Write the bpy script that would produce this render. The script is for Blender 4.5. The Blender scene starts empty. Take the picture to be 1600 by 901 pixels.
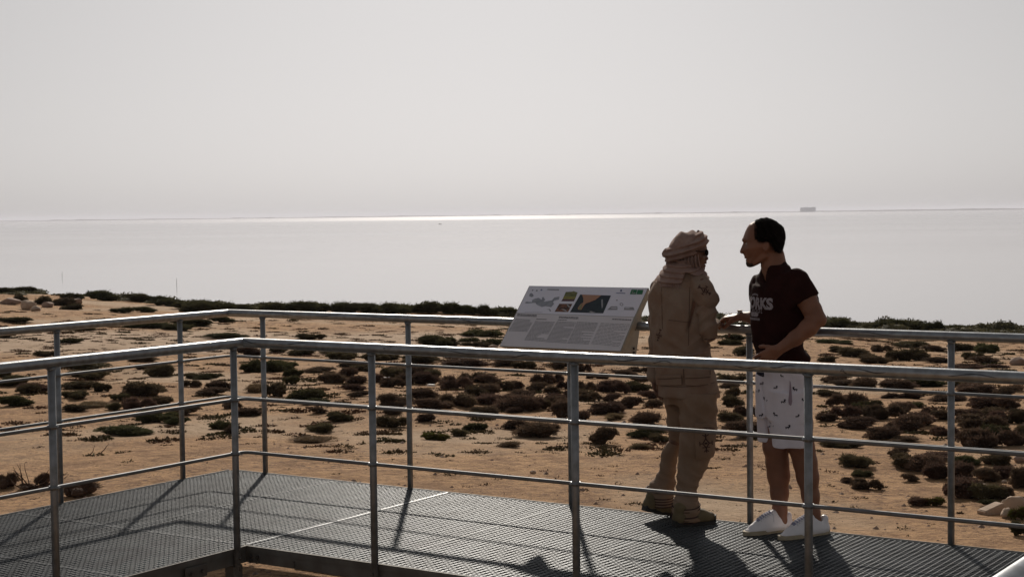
import bpy, bmesh, math, random
import numpy as np
from mathutils import Vector, Matrix
from mathutils.bvhtree import BVHTree
from mathutils.geometry import tessellate_polygon
random.seed(7); np.random.seed(7)
scene = bpy.context.scene
COL = scene.collection
PI = math.pi

# ---------------------------------------------------------------- camera
F_PX, PITCH, ROLL, CAM_H = 2515.8, 0.04602, -0.01177, 1.8
IW, IH = 1600.0, 901.0
_cp, _sp, _cr, _sr = math.cos(PITCH), math.sin(PITCH), math.cos(ROLL), math.sin(ROLL)
cam_data = bpy.data.cameras.new('camera'); cam = bpy.data.objects.new('camera', cam_data); COL.objects.link(cam)
scene.camera = cam
cam_data.sensor_fit = 'HORIZONTAL'; cam_data.sensor_width = 36.0
cam_data.lens = 36.0 * F_PX / IW
cam_data.clip_start = 0.1; cam_data.clip_end = 60000
U_ = Vector((0, _sp, _cp)); FW = Vector((0, _cp, -_sp)); X_ = Vector((1, 0, 0))
RIGHT = X_ * _cr + U_ * _sr; UP = -X_ * _sr + U_ * _cr
M = Matrix((RIGHT, UP, -FW)).transposed().to_4x4(); M.translation = Vector((0, 0, CAM_H))
cam.matrix_world = M

# ---------------------------------------------------------------- light, sky, exposure
SUN_EL, SUN_AZ = math.radians(29.5), math.radians(-1.0)      # azimuth from +Y towards +X
scene.view_settings.view_transform = 'Standard'; scene.view_settings.look = 'None'
scene.view_settings.gamma = 1.0; scene.view_settings.exposure = -0.35
world = bpy.data.worlds.new('World'); scene.world = world; world.use_nodes = True
wn, wl = world.node_tree.nodes, world.node_tree.links
wn.clear()
wo = wn.new('ShaderNodeOutputWorld'); bg = wn.new('ShaderNodeBackground')
sky = wn.new('ShaderNodeTexSky'); sky.sky_type = 'NISHITA'; sky.sun_disc = False
sky.sun_elevation = SUN_EL; sky.sun_rotation = SUN_AZ
sky.altitude = 0; sky.air_density = 1.0; sky.dust_density = 1.55; sky.ozone_density = 1.0
# the thin grey dust veil of the day takes most of the colour out of the clear sky
veil = wn.new('ShaderNodeMix'); veil.data_type = 'RGBA'; veil.blend_type = 'MIX'
bw = wn.new('ShaderNodeRGBToBW'); tint = wn.new('ShaderNodeMix'); tint.data_type = 'RGBA'; tint.blend_type = 'MULTIPLY'
tint.inputs[0].default_value = 1.0
wl.new(sky.outputs[0], bw.inputs[0]); wl.new(bw.outputs[0], tint.inputs[6]); tint.inputs[7].default_value = (1.0, 0.962, 0.965, 1)
veil.inputs[0].default_value = 0.90
wl.new(sky.outputs[0], veil.inputs[6]); wl.new(tint.outputs[2], veil.inputs[7])
gam = wn.new('ShaderNodeGamma'); gam.inputs[1].default_value = 0.62
wl.new(veil.outputs[2], gam.inputs[0]); wl.new(gam.outputs[0], bg.inputs[0]); bg.inputs[1].default_value = 0.148
wl.new(bg.outputs[0], wo.inputs[0])
sun_d = bpy.data.lights.new('sun', 'SUN'); sun_d.energy = 4.8; sun_d.angle = math.radians(1.2); sun_d.color = (1.0, 0.90, 0.78)
sun = bpy.data.objects.new('sun', sun_d); COL.objects.link(sun)
sdir = Vector((math.sin(SUN_AZ) * math.cos(SUN_EL), math.cos(SUN_AZ) * math.cos(SUN_EL), math.sin(SUN_EL)))
sun.rotation_euler = sdir.to_track_quat('Z', 'Y').to_euler()
scene.cycles.use_denoising = True
HAZE = True

# ---------------------------------------------------------------- geometry of the place
TH, OX, OY = 0.58332, -1.48184, 8.80439       # inner corner of the walkway and its turn
CT, ST = math.cos(TH), math.sin(TH)
WID, OFF, HT, HM, HL = 1.903, 0.036, 1.120, 0.813, 0.521
def UV(u, v, z=0.0):
    return Vector((OX + u * CT + v * ST, OY - u * ST + v * CT, z))
def ray(px, py):
    ix = (px - IW / 2) / F_PX; iy = (IH / 2 - py) / F_PX
    X = ix * _cr - iy * _sr; U = ix * _sr + iy * _cr
    return Vector((X, _cp + U * _sp, -_sp + U * _cp))
def onz(px, py, z=0.0):
    r = ray(px, py); return Vector((0, 0, CAM_H)) + r * ((z - CAM_H) / r.z)
def on_v(px, py, v):
    r = ray(px, py); t = (v + OX * ST + OY * CT) / (r.x * ST + r.y * CT)
    return Vector((0, 0, CAM_H)) + r * t
def to_uv(p):
    dx, dy = p.x - OX, p.y - OY
    return dx * CT - dy * ST, dx * ST + dy * CT
# terrain: a sandy flat that ends in a low bluff above the lagoon
SEA = -5.0
_crest_px = [(-900, 452), (0, 457), (110, 463), (160, 467), (300, 480), (450, 486), (640, 487), (800, 495), (1000, 501), (1300, 511), (1400, 515), (1600, 522), (2600, 545)]
_ca, _cz, _cR = [], [], []
for _x, _y in _crest_px:
    r = ray(_x, _y); a = r.x / r.y; R = float(np.interp(_x, [-900, 0, 450, 1600, 2600], [64, 58, 50, 44, 44]))
    _ca.append(a); _cR.append(R); _cz.append(CAM_H + R * r.z / r.y)
def fbm(x, y, o=0.0):
    x = np.asarray(x, float); y = np.asarray(y, float)
    s = np.zeros(np.broadcast(x, y).shape); a = 1.0; f = 1.0
    for i in range(4):
        s = s + a * np.sin(f * (x * 0.9 + y * 0.45) + o + i * 1.7 + 1.3 * np.sin(f * 0.6 * (y - x * .3) + i)) * np.cos(f * (y * 0.8 - x * 0.37) + i * 2.3 + o + np.sin(f * .7 * x + i * 1.1))
        a *= .5; f *= 2.1
    return s
def ground_np(x, y):
    x = np.asarray(x, float); y = np.asarray(y, float)
    ys = np.maximum(y, 1.0); a = x / ys
    a = np.clip(a, _ca[0], _ca[-1])
    R = np.interp(a, _ca, _cR); zc = np.interp(a, _ca, _cz)
    t = np.clip((y - 15) / (R - 15), 0, 1)
    z = -0.5 + (zc + 0.5) * t
    z = z + 0.035 * fbm(x * .55, y * .55) * np.clip((y - 8) / 6, 0, 1) + 0.012 * fbm(x * 2.3, y * 2.3, 2) * np.clip((y - 11) / 3, 0.2, 1)
    d = np.clip(y - R, 0, None)
    z = z - d * d * .012 / (1 + d * .03)
    side = np.clip((np.abs(x) - 75) / 40, 0, 1)
    z = z - side * side * 2
    return np.maximum(z, SEA - 2.5)
def ground(x, y): return float(ground_np(x, y))
def G(px, py):
    r = ray(px, py); o = Vector((0, 0, CAM_H)); t = 6.0; prev = t
    while t < 90:
        p = o + r * t
        if p.z < ground(p.x, p.y): break
        prev = t; t += 0.5
    lo, hi = prev, t
    for _ in range(12):
        m = (lo + hi) / 2; p = o + r * m
        if p.z < ground(p.x, p.y): hi = m
        else: lo = m
    return o + r * hi

# ---------------------------------------------------------------- helpers
def tag(o, label=None, cat=None, group=None, kind=None):
    if label: o['label'] = label
    if cat: o['category'] = cat
    if group: o['group'] = group
    if kind: o['kind'] = kind
    return o
def empty(name, loc=(0, 0, 0), rz=0.0):
    o = bpy.data.objects.new(name, None); COL.objects.link(o); o.location = loc; o.rotation_euler = (0, 0, rz)
    o.empty_display_size = 0.1
    return o
def link(name, me, mat=None, parent=None, smooth=False):
    o = bpy.data.objects.new(name, me); COL.objects.link(o)
    if mat is not None and len(me.materials) == 0: me.materials.append(mat)
    if parent is not None:
        o.parent = parent
    if smooth:
        me.polygons.foreach_set('use_smooth', [True] * len(me.polygons))
    return o
class MB:
    def __init__(s): s.v = []; s.f = []
    def box(s, c, sx, sy, sz, R=None, bev=0.0):
        """box with optional chamfered vertical look; R 3x3 matrix"""
        c = Vector(c)
        if bev > 0:
            bm = bmesh.new(); bmesh.ops.create_cube(bm, size=1.0)
            for v in bm.verts: v.co = Vector((v.co.x * sx, v.co.y * sy, v.co.z * sz))
            bmesh.ops.bevel(bm, geom=bm.edges[:], offset=bev, segments=1, affect='EDGES')
            n = len(s.v)
            bm.verts.ensure_lookup_table()
            for v in bm.verts:
                q = R @ v.co if R is not None else v.co
                s.v.append(tuple(c + q))
            for f in bm.faces: s.f.append([n + v.index for v in f.verts])
            bm.free(); return s
        n = len(s.v)
        for dx in (-.5, .5):
            for dy in (-.5, .5):
                for dz in (-.5, .5):
                    q = Vector((dx * sx, dy * sy, dz * sz))
                    if R is not None: q = R @ q
                    s.v.append(tuple(c + q))
        for q in ((0, 1, 3, 2), (4, 6, 7, 5), (0, 4, 5, 1), (2, 3, 7, 6), (0, 2, 6, 4), (1, 5, 7, 3)): s.f.append([n + i for i in q])
        return s
    def bar(s, p0, p1, w, h, up=Vector((0, 0, 1))):
        p0, p1 = Vector(p0), Vector(p1); d = (p1 - p0); L = d.length; d.normalize()
        sd = d.cross(up); 
        if sd.length < 1e-4: sd = d.cross(Vector((0, 1, 0)))
        sd.normalize(); uu = sd.cross(d)
        R = Matrix((d, sd, uu)).transposed()
        return s.box((p0 + p1) / 2, L, w, h, R)
    def tube(s, pts, r, n=12, cap=True):
        pts = [Vector(p) for p in pts]; rs = r if isinstance(r, (list, tuple)) else [r] * len(pts)
        base = len(s.v); ref = None
        for i, p in enumerate(pts):
            if i == 0: d = pts[1] - p
            elif i == len(pts) - 1: d = p - pts[i - 1]
            else: d = ((pts[i + 1] - p).normalized() + (p - pts[i - 1]).normalized())
            d.normalize()
            if ref is None: ref = Vector((0, 0, 1)) if abs(d.z) < .9 else Vector((1, 0, 0))
            a = d.cross(ref).normalized(); b = a.cross(d)
            k = 1.0
            if 0 < i < len(pts) - 1:
                k = 1.0 / max(.5, abs(d.dot((p - pts[i - 1]).normalized())))
            for j in range(n):
                t = 2 * PI * j / n
                off = a * math.cos(t) * rs[i] * (k if abs(d.z) < .5 else 1) + b * math.sin(t) * rs[i]
                s.v.append(tuple(p + off))
        for i in range(len(pts) - 1):
            for j in range(n):
                a0 = base + i * n + j; a1 = base + i * n + (j + 1) % n
                s.f.append([a0, a1, a1 + n, a0 + n])
        if cap:
            s.f.append([base + j for j in range(n)][::-1]); e = base + (len(pts) - 1) * n
            s.f.append([e + j for j in range(n)])
        return s
    def poly(s, pts):
        n = len(s.v); pts = [Vector(p) for p in pts]
        for p in pts: s.v.append(tuple(p))
        if len(pts) <= 4: s.f.append([n + i for i in range(len(pts))])
        else:
            for t in tessellate_polygon([pts]): s.f.append([n + i for i in t])
        return s
    def prism(s, pts, d):
        """closed polygon pts (Vectors) extruded by vector d"""
        n = len(s.v); m = len(pts); pts = [Vector(p) for p in pts]
        for p in pts: s.v.append(tuple(p))
        for p in pts: s.v.append(tuple(p + d))
        tr = tessellate_polygon([pts])
        for t in tr: s.f.append([n + i for i in t]); s.f.append([n + m + i for i in t][::-1])
        for i in range(m): j = (i + 1) % m; s.f.append([n + i, n + j, n + m + j, n + m + i])
        return s
    def mesh(s, name):
        me = bpy.data.meshes.new(name); me.from_pydata(s.v, [], s.f); me.update(); return me
    def build(s, name, mat=None, parent=None, smooth=False, recalc=False):
        me = s.mesh(name)
        if recalc:
            bm = bmesh.new(); bm.from_mesh(me); bmesh.ops.recalc_face_normals(bm, faces=bm.faces); bm.to_mesh(me); bm.free()
        return link(name, me, mat, parent, smooth)
def smooth_by_angle(o, ang=40):
    me = o.data; bm = bmesh.new(); bm.from_mesh(me)
    for f in bm.faces: f.smooth = True
    for e in bm.edges:
        if len(e.link_faces) == 2 and e.calc_face_angle(0) > math.radians(ang): e.smooth = False
    bm.to_mesh(me); bm.free(); return o

# ---------------------------------------------------------------- materials
MATS = {}
def mat(name, col, rough=.8, metal=0.0, noise=0.0, nscale=8.0, bump=0.0, bscale=60.0, col2=None, spec=.5, rnd=0.0, coords='Object', detail=6.0, sheen=0.0, trans=0.0, lo=.35, hi=.65):
    m = bpy.data.materials.new(name); m.use_nodes = True; nt = m.node_tree; N, L = nt.nodes, nt.links
    b = N['Principled BSDF']; b.inputs['Roughness'].default_value = rough; b.inputs['Metallic'].default_value = metal
    b.inputs['Specular IOR Level'].default_value = spec
    if sheen: b.inputs['Sheen Weight'].default_value = sheen
    tc = N.new('ShaderNodeTexCoord'); out = tc.outputs[coords]
    c2 = col2 if col2 is not None else tuple(c * (1 - noise) for c in col)
    n1 = N.new('ShaderNodeTexNoise'); n1.inputs['Scale'].default_value = nscale; n1.inputs['Detail'].default_value = detail; L.new(out, n1.inputs['Vector'])
    mr = N.new('ShaderNodeMapRange'); mr.inputs[1].default_value = lo; mr.inputs[2].default_value = hi; L.new(n1.outputs[0], mr.inputs[0])
    mx = N.new('ShaderNodeMix'); mx.data_type = 'RGBA'; L.new(mr.outputs[0], mx.inputs[0])
    mx.inputs[6].default_value = (*col, 1); mx.inputs[7].default_value = (*c2, 1)
    cur = mx.outputs[2]
    if rnd:
        oi = N.new('ShaderNodeObjectInfo'); hs = N.new('ShaderNodeHueSaturation'); m2 = N.new('ShaderNodeMapRange')
        m2.inputs[3].default_value = 1 - rnd; m2.inputs[4].default_value = 1 + rnd; L.new(oi.outputs['Random'], m2.inputs[0])
        L.new(m2.outputs[0], hs.inputs['Value']); L.new(cur, hs.inputs['Color'])
        m3 = N.new('ShaderNodeMath'); m3.operation = 'MULTIPLY'; m3.inputs[1].default_value = 7.13; L.new(oi.outputs['Random'], m3.inputs[0])
        m4 = N.new('ShaderNodeMath'); m4.operation = 'FRACT'; L.new(m3.outputs[0], m4.inputs[0])
        m5 = N.new('ShaderNodeMapRange'); m5.inputs[3].default_value = .485; m5.inputs[4].default_value = .52; L.new(m4.outputs[0], m5.inputs[0]); L.new(m5.outputs[0], hs.inputs['Hue'])
        cur = hs.outputs[0]
    L.new(cur, b.inputs['Base Color'])
    if bump:
        n2 = N.new('ShaderNodeTexNoise'); n2.inputs['Scale'].default_value = bscale; n2.inputs['Detail'].default_value = 5; L.new(out, n2.inputs['Vector'])
        bp = N.new('ShaderNodeBump'); bp.inputs['Strength'].default_value = 1.0; bp.inputs['Distance'].default_value = bump; L.new(n2.outputs[0], bp.inputs['Height']); L.new(bp.outputs[0], b.inputs['Normal'])
    MATS[name] = m; return m
mat('galv', (.33, .355, .38), rough=.36, metal=.75, col2=(.24, .25, .26), nscale=26, bump=.0006, bscale=90)
mat('galv_rail', (.19, .205, .225), rough=.58, metal=.55, col2=(.15, .155, .16), nscale=24)
mat('galv_post', (.27, .29, .31), rough=.5, metal=.6, col2=(.19, .20, .205), nscale=20, bump=.0006, bscale=80)
mat('galv_beam', (.16, .16, .155), rough=.6, metal=.4, col2=(.10, .095, .085), nscale=7, bump=.001, bscale=40)
mat('grating', (.130, .148, .164), rough=.45, metal=.5, col2=(.078, .090, .102), nscale=4)
mat('bolt', (.14, .13, .12), rough=.55, metal=.6, noise=.4, nscale=60)
mat('scuff', (.10, .11, .13), rough=.5, metal=.5, noise=.4, nscale=50)
mat('panel_metal', (.34, .32, .27), rough=.6, noise=.15, nscale=10)
mat('panel_white', (.80, .80, .90), rough=.5, noise=.05, nscale=6)
mat('panel_lower', (.72, .69, .72), rough=.5, noise=.06, nscale=6)
mat('print_dark', (.10, .10, .11), rough=.6, noise=.2)
mat('print_grey', (.33, .33, .35), rough=.6, noise=.15, nscale=40)
mat('print_map', (.36, .38, .43), rough=.6, noise=.25, nscale=30)
mat('print_blue', (.12, .15, .30), rough=.6, noise=.2, nscale=30)
mat('print_green', (.02, .16, .07), rough=.6, noise=.1)
mat('print_navy', (.014, .02, .035), rough=.5, col2=(.02, .035, .04), nscale=25)
mat('print_land', (.42, .24, .16), rough=.6, col2=(.45, .22, .13), nscale=25)
mat('print_shoal', (.30, .26, .14), rough=.6, noise=.2)
mat('print_olive', (.21, .20, .09), rough=.6, col2=(.11, .13, .04), nscale=40)
mat('print_yellow', (.30, .27, .07), rough=.6, col2=(.20, .19, .06), nscale=40)
mat('print_maroon', (.12, .055, .06), rough=.6, noise=.3)
mat('print_photo', (.03, .018, .016), rough=.5, col2=(.22, .09, .05), nscale=45)
mat('print_pale', (.42, .40, .40), rough=.6, noise=.2)
mat('skin_man', (.235, .100, .056), rough=.55, noise=.22, nscale=9, bump=.0008, bscale=160)
mat('skin_dark', (.16, .075, .045), rough=.55, noise=.25, nscale=12, bump=.0008, bscale=160)
mat('hair', (.010, .007, .006), rough=.85, spec=.08, noise=.3, nscale=40, bump=.002, bscale=140)
mat('beard', (.05, .026, .018), rough=.8, noise=.4, nscale=60)
mat('shirt', (.030, .010, .009), rough=.95, noise=.3, nscale=14, bump=.0012, bscale=45, spec=.1)
mat('shirt_print', (.34, .31, .34), rough=.8, col2=(.16, .14, .16), nscale=160, lo=.45, hi=.7)
mat('shorts', (.76, .73, .80), rough=.85, noise=.10, nscale=9, bump=.0012, bscale=40)
mat('emblem', (.012, .013, .03), rough=.85, noise=.3)
mat('pocket_lining', (.32, .25, .30), rough=.9, noise=.15)
mat('shoe_white', (.80, .78, .80), rough=.35, noise=.06, nscale=20, bump=.0005, bscale=50)
mat('shoe_tongue', (.36, .36, .50), rough=.7, noise=.3, nscale=60)
mat('shoe_sole', (.42, .36, .26), rough=.8, noise=.2, nscale=30)
mat('lace', (.75, .73, .76), rough=.8, noise=.1)
mat('jacket', (.265, .200, .155), rough=.95, col2=(.235, .155, .11), nscale=9, bump=.004, bscale=38, spec=.2)
mat('trousers', (.26, .188, .138), rough=.95, col2=(.22, .145, .095), nscale=8, bump=.004, bscale=34, spec=.2)
mat('scarf', (.33, .235, .20), rough=.95, col2=(.25, .165, .14), nscale=16, bump=.003, bscale=70, spec=.2)
mat('seam', (.12, .078, .055), rough=.95, noise=.3)
mat('tuft_mix', (.15, .085, .055), rough=.95, col2=(.085, .075, .035), nscale=.9, spec=.2, lo=.42, hi=.58)
mat('stitch', (.05, .018, .014), rough=.85, noise=.3)
mat('boot', (.145, .108, .052), rough=.75, noise=.3, nscale=20, bump=.0008)
mat('boot_sole', (.015, .014, .013), rough=.7, noise=.2)
mat('glasses', (.01, .01, .012), rough=.15, noise=.1)
mat('watch', (.5, .47, .43), rough=.25, metal=.9, noise=.1)
mat('eye', (.5, .47, .44), rough=.2, noise=.05)
mat('stone', (.47, .36, .27), rough=.95, col2=(.36, .26, .19), nscale=5, bump=.012, bscale=14)
mat('rock', (.40, .30, .24), rough=.95, col2=(.25, .17, .13), nscale=3, bump=.03, bscale=6)
mat('pale_lit_ground', (.62, .54, .44), rough=.95, noise=.12, nscale=6, bump=.003, bscale=40)  # pale tone that stands for sunlight on the ground under the deck
mat('white_litter', (.75, .75, .74), rough=.7, noise=.1)
mat('pole_wood', (.10, .085, .07), rough=.9, noise=.3)
mat('hull', (.05, .05, .06), rough=.6, noise=.3)
mat('far_land', (.20, .20, .20), rough=.95, noise=.3, nscale=.01)
mat('far_wall', (.40, .39, .40), rough=.9, noise=.1, nscale=.05)
mat('far_window', (.07, .08, .09), rough=.4, noise=.1)
mat('shrub_red', (.20, .135, .098), rough=.9, col2=(.090, .062, .046), nscale=3.2, rnd=.30, spec=.2)
mat('shrub_dark', (.155, .122, .072), rough=.9, col2=(.068, .054, .034), nscale=3.2, rnd=.28, spec=.2)
mat('shrub_green', (.118, .112, .056), rough=.9, col2=(.055, .053, .027), nscale=3.0, rnd=.28, spec=.2)
mat('shrub_bright', (.13, .15, .035), rough=.9, col2=(.10, .065, .034), nscale=4.5, rnd=.12, spec=.2)
mat('shrub_dry', (.26, .18, .11), rough=.95, col2=(.14, .095, .06), nscale=4, rnd=.25, spec=.2)
for _n in ('shrub_red', 'shrub_dark', 'shrub_green', 'shrub_bright', 'shrub_dry'):      # thin leaves let some light through
    _t = MATS[_n].node_tree; _b = _t.nodes['Principled BSDF']; _o = _t.nodes['Material Output']
    _tr = _t.nodes.new('ShaderNodeBsdfTranslucent'); _mx = _t.nodes.new('ShaderNodeMixShader'); _mx.inputs[0].default_value = .28
    _t.links.new(_b.inputs['Base Color'].links[0].from_socket, _tr.inputs[0]); _t.links.new(_b.outputs[0], _mx.inputs[1]); _t.links.new(_tr.outputs[0], _mx.inputs[2]); _t.links.new(_mx.outputs[0], _o.inputs[0])
mat('twig', (.14, .085, .055), rough=.9, noise=.5, nscale=20)

def sand_material():
    m = bpy.data.materials.new('sand'); m.use_nodes = True; N, L = m.node_tree.nodes, m.node_tree.links
    b = N['Principled BSDF']; b.inputs['Roughness'].default_value = .95; b.inputs['Specular IOR Level'].default_value = .15
    tc = N.new('ShaderNodeTexCoord'); P = tc.outputs['Object']
    def noise(sc, det=6, rough=.6, vec=P, dist=0):
        n = N.new('ShaderNodeTexNoise'); n.inputs['Scale'].default_value = sc; n.inputs['Detail'].default_value = det; n.inputs['Roughness'].default_value = rough; n.inputs['Distortion'].default_value = dist
        L.new(vec, n.inputs['Vector']); return n.outputs[0]
    def rng(i, a, b_, c=0, d=1):
        r = N.new('ShaderNodeMapRange'); r.inputs[1].default_value = a; r.inputs[2].default_value = b_; r.inputs[3].default_value = c; r.inputs[4].default_value = d; L.new(i, r.inputs[0]); return r.outputs[0]
    def mix(f, a, b_):
        x = N.new('ShaderNodeMix'); x.data_type = 'RGBA'; L.new(f, x.inputs[0])
        for k, v in ((6, a), (7, b_)):
            if isinstance(v, tuple): x.inputs[k].default_value = (*v, 1)
            else: L.new(v, x.inputs[k])
        return x.outputs[2]
    c = mix(rng(noise(.35, 5), .35, .65), (.70, .435, .235), (.58, .35, .185))
    c = mix(rng(noise(2.3, 10, .85), .46, .62), c, (.30, .17, .09))
    mp = N.new('ShaderNodeMapping'); mp.inputs['Scale'].default_value = (1.0, 2.6, 1); L.new(P, mp.inputs['Vector'])
    c = mix(rng(noise(7, 9, .85, mp.outputs[0]), .49, .62), c, (.22, .125, .07))
    # rough crust of litter and dried salt plants, in patches
    patch = rng(noise(.8, 3), .38, .56)
    sp = rng(noise(14, 8, .75), .54, .60)
    mm = N.new('ShaderNodeMath'); mm.operation = 'MULTIPLY'; L.new(patch, mm.inputs[0]); L.new(sp, mm.inputs[1])
    c = mix(mm.outputs[0], c, (.17, .10, .065))
    c = mix(rng(noise(38, 4, .7), .60, .72), c, (.24, .155, .10))
    vr = N.new('ShaderNodeTexVoronoi'); vr.inputs['Scale'].default_value = 5; L.new(P, vr.inputs['Vector'])
    pale = rng(noise(.22, 3, .5), .50, .62)
    c = mix(pale, c, mix(rng(noise(9, 5), .4, .6), (.62, .455, .31), (.54, .385, .255)))
    # pale vehicle track, bending across the flat
    sx = N.new('ShaderNodeSeparateXYZ'); L.new(P, sx.inputs[0])
    w = N.new('ShaderNodeMath'); w.operation = 'MULTIPLY_ADD'; w.inputs[1].default_value = .012; w.inputs[2].default_value = 0; 
    xx = N.new('ShaderNodeMath'); xx.operation = 'MULTIPLY'; L.new(sx.outputs[0], xx.inputs[0]); L.new(sx.outputs[0], xx.inputs[1]); L.new(xx.outputs[0], w.inputs[0])
    yy = N.new('ShaderNodeMath'); yy.operation = 'ADD'; L.new(sx.outputs[1], yy.inputs[0]); L.new(w.outputs[0], yy.inputs[1])
    nz = noise(.25, 3); yn = N.new('ShaderNodeMath'); yn.operation = 'MULTIPLY_ADD'; L.new(nz, yn.inputs[0]); yn.inputs[1].default_value = 3.0; L.new(yy.outputs[0], yn.inputs[2])
    ab = N.new('ShaderNodeMath'); ab.operation = 'SUBTRACT'; L.new(yn.outputs[0], ab.inputs[0]); ab.inputs[1].default_value = 36.0
    a2 = N.new('ShaderNodeMath'); a2.operation = 'ABSOLUTE'; L.new(ab.outputs[0], a2.inputs[0])
    leftside = rng(sx.outputs[0], 3.0, -1.0)
    tr = N.new('ShaderNodeMath'); tr.operation = 'MULTIPLY'; L.new(rng(a2.outputs[0], 4.6, 2.6), tr.inputs[0]); L.new(leftside, tr.inputs[1])
    c = mix(tr.outputs[0], c, mix(rng(noise(1.2, 5), .4, .6), (.62, .46, .33), (.54, .39, .27)))
    L.new(c, b.inputs['Base Color'])
    h1 = noise(2.2, 8, .7); h2 = noise(22, 6, .7); h3 = noise(90, 3, .6)
    a = N.new('ShaderNodeMath'); a.operation = 'MULTIPLY_ADD'; L.new(h2, a.inputs[0]); a.inputs[1].default_value = .55; L.new(h1, a.inputs[2])
    a3 = N.new('ShaderNodeMath'); a3.operation = 'MULTIPLY_ADD'; L.new(h3, a3.inputs[0]); a3.inputs[1].default_value = .12; L.new(a.outputs[0], a3.inputs[2])
    bp = N.new('ShaderNodeBump'); bp.inputs['Distance'].default_value = .11; bp.inputs['Strength'].default_value = 1; L.new(a3.outputs[0], bp.inputs['Height']); L.new(bp.outputs[0], b.inputs['Normal'])
    MATS['sand'] = m
sand_material()
def water_material():
    m = bpy.data.materials.new('water'); m.use_nodes = True; N, L = m.node_tree.nodes, m.node_tree.links
    b = N['Principled BSDF']; b.inputs['Base Color'].default_value = (.42, .41, .435, 1); b.inputs['IOR'].default_value = 1.33
    tc = N.new('ShaderNodeTexCoord'); P = tc.outputs['Object']
    mp = N.new('ShaderNodeMapping'); mp.inputs['Scale'].default_value = (.0016, .0045, 1); L.new(P, mp.inputs['Vector'])
    n = N.new('ShaderNodeTexNoise'); n.inputs['Scale'].default_value = 1; n.inputs['Detail'].default_value = 5; L.new(mp.outputs[0], n.inputs['Vector'])
    # calm water inshore, wind-ruffled water far out
    sx = N.new('ShaderNodeSeparateXYZ'); L.new(P, sx.inputs[0])
    far = N.new('ShaderNodeMapRange'); far.inputs[1].default_value = 2000; far.inputs[2].default_value = 2400; L.new(sx.outputs[1], far.inputs[0])
    r = N.new('ShaderNodeMapRange'); r.inputs[1].default_value = .35; r.inputs[2].default_value = .65; r.inputs[3].default_value = .05; r.inputs[4].default_value = .10; L.new(n.outputs[0], r.inputs[0])
    ad = N.new('ShaderNodeMath'); ad.operation = 'MULTIPLY_ADD'; L.new(far.outputs[0], ad.inputs[0]); ad.inputs[1].default_value = .09; L.new(r.outputs[0], ad.inputs[2])
    L.new(ad.outputs[0], b.inputs['Roughness'])
    w = N.new('ShaderNodeTexNoise'); w.inputs['Scale'].default_value = 1.3; w.inputs['Detail'].default_value = 4
    mp2 = N.new('ShaderNodeMapping'); mp2.inputs['Scale'].default_value = (1, 1.8, 1); L.new(P, mp2.inputs['Vector']); L.new(mp2.outputs[0], w.inputs['Vector'])
    bp = N.new('ShaderNodeBump'); bp.inputs['Distance'].default_value = .012; bp.inputs['Strength'].default_value = .5; L.new(w.outputs[0], bp.inputs['Height']); L.new(bp.outputs[0], b.inputs['Normal'])
    MATS['water'] = m
water_material()

# ---------------------------------------------------------------- setting
def grid_axis(parts):
    out = []
    for a, b, n in parts: out += list(np.linspace(a, b, n, endpoint=False))
    out.append(parts[-1][1]); return np.array(out)
def build_ground():
    xs = grid_axis([(-320, -60, 18), (-60, -22, 60), (-22, 22, 330), (22, 60, 60), (60, 320, 18)])
    ys = grid_axis([(-60, 6, 30), (6, 60, 420), (60, 110, 60), (110, 200, 10)])
    X, Y = np.meshgrid(xs, ys, indexing='xy'); Z = ground_np(X, Y)
    nx, ny = len(xs), len(ys)
    v = np.stack([X, Y, Z], -1).reshape(-1, 3)
    i = np.arange(nx * ny).reshape(ny, nx)
    q = np.stack([i[:-1, :-1], i[:-1, 1:], i[1:, 1:], i[1:, :-1]], -1).reshape(-1, 4)
    tag(np_mesh('ground', v, q, MATS['sand']), kind='structure')
def np_mesh(name, v, q, mt, parent=None, smooth=True):
    me = bpy.data.meshes.new(name); me.vertices.add(len(v)); me.vertices.foreach_set('co', np.asarray(v, np.float32).ravel())
    me.loops.add(q.size); me.loops.foreach_set('vertex_index', q.astype(np.int32).ravel())
    me.polygons.add(len(q)); k = q.shape[1]
    me.polygons.foreach_set('loop_start', np.arange(len(q), dtype=np.int32) * k)
    me.update(calc_edges=True); me.validate()
    me.polygons.foreach_set('use_smooth', [smooth] * len(me.polygons))
    return link(name, me, mt, parent)
build_ground()
tag(MB().poly([(-26000, 60, SEA), (26000, 60, SEA), (26000, 26000, SEA), (-26000, 26000, SEA)]).build('water', MATS['water']), kind='structure')
# low land across the lagoon
def far_shore():
    mb = MB(); rnd = random.Random(3)
    n = 420; rows = []
    for i in range(n + 1):
        a = -.62 + 1.24 * i / n
        D = 8200 - 2100 * max(0, (a - .05)) ** 1 * 1.0
        h = 3.2 + .7 * math.sin(i * .11) + .5 * math.sin(i * .37 + 1) + rnd.random() * 1.2
        if rnd.random() < .10: h += 1.8
        if a > .1: h += 2 * min(1, (a - .1) * 8)
        x0 = D * math.tan(a)
        rows.append((x0, D, max(2.5, h)))
    for x, y, h in rows:
        mb.v += [(x, y, SEA - 1), (x, y + 40, SEA + h), (x * 1.05, y + 600, SEA + h * .9), (x * 1.06, y + 760, SEA - 1)]
    for i in range(n):
        for k in range(3):
            a = i * 4 + k; mb.f.append([a, a + 4, a + 5, a + 1])
    tag(mb.build('far_shore', MATS['far_land']), kind='structure')
far_shore()

# ---------------------------------------------------------------- walkway
walk = empty('metal_walkway', UV(0, 0, -.5)); walk.rotation_euler = (0, 0, -TH)
tag(walk, 'raised steel walkway with open grating deck turning a corner above the sand', 'walkway')
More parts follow.
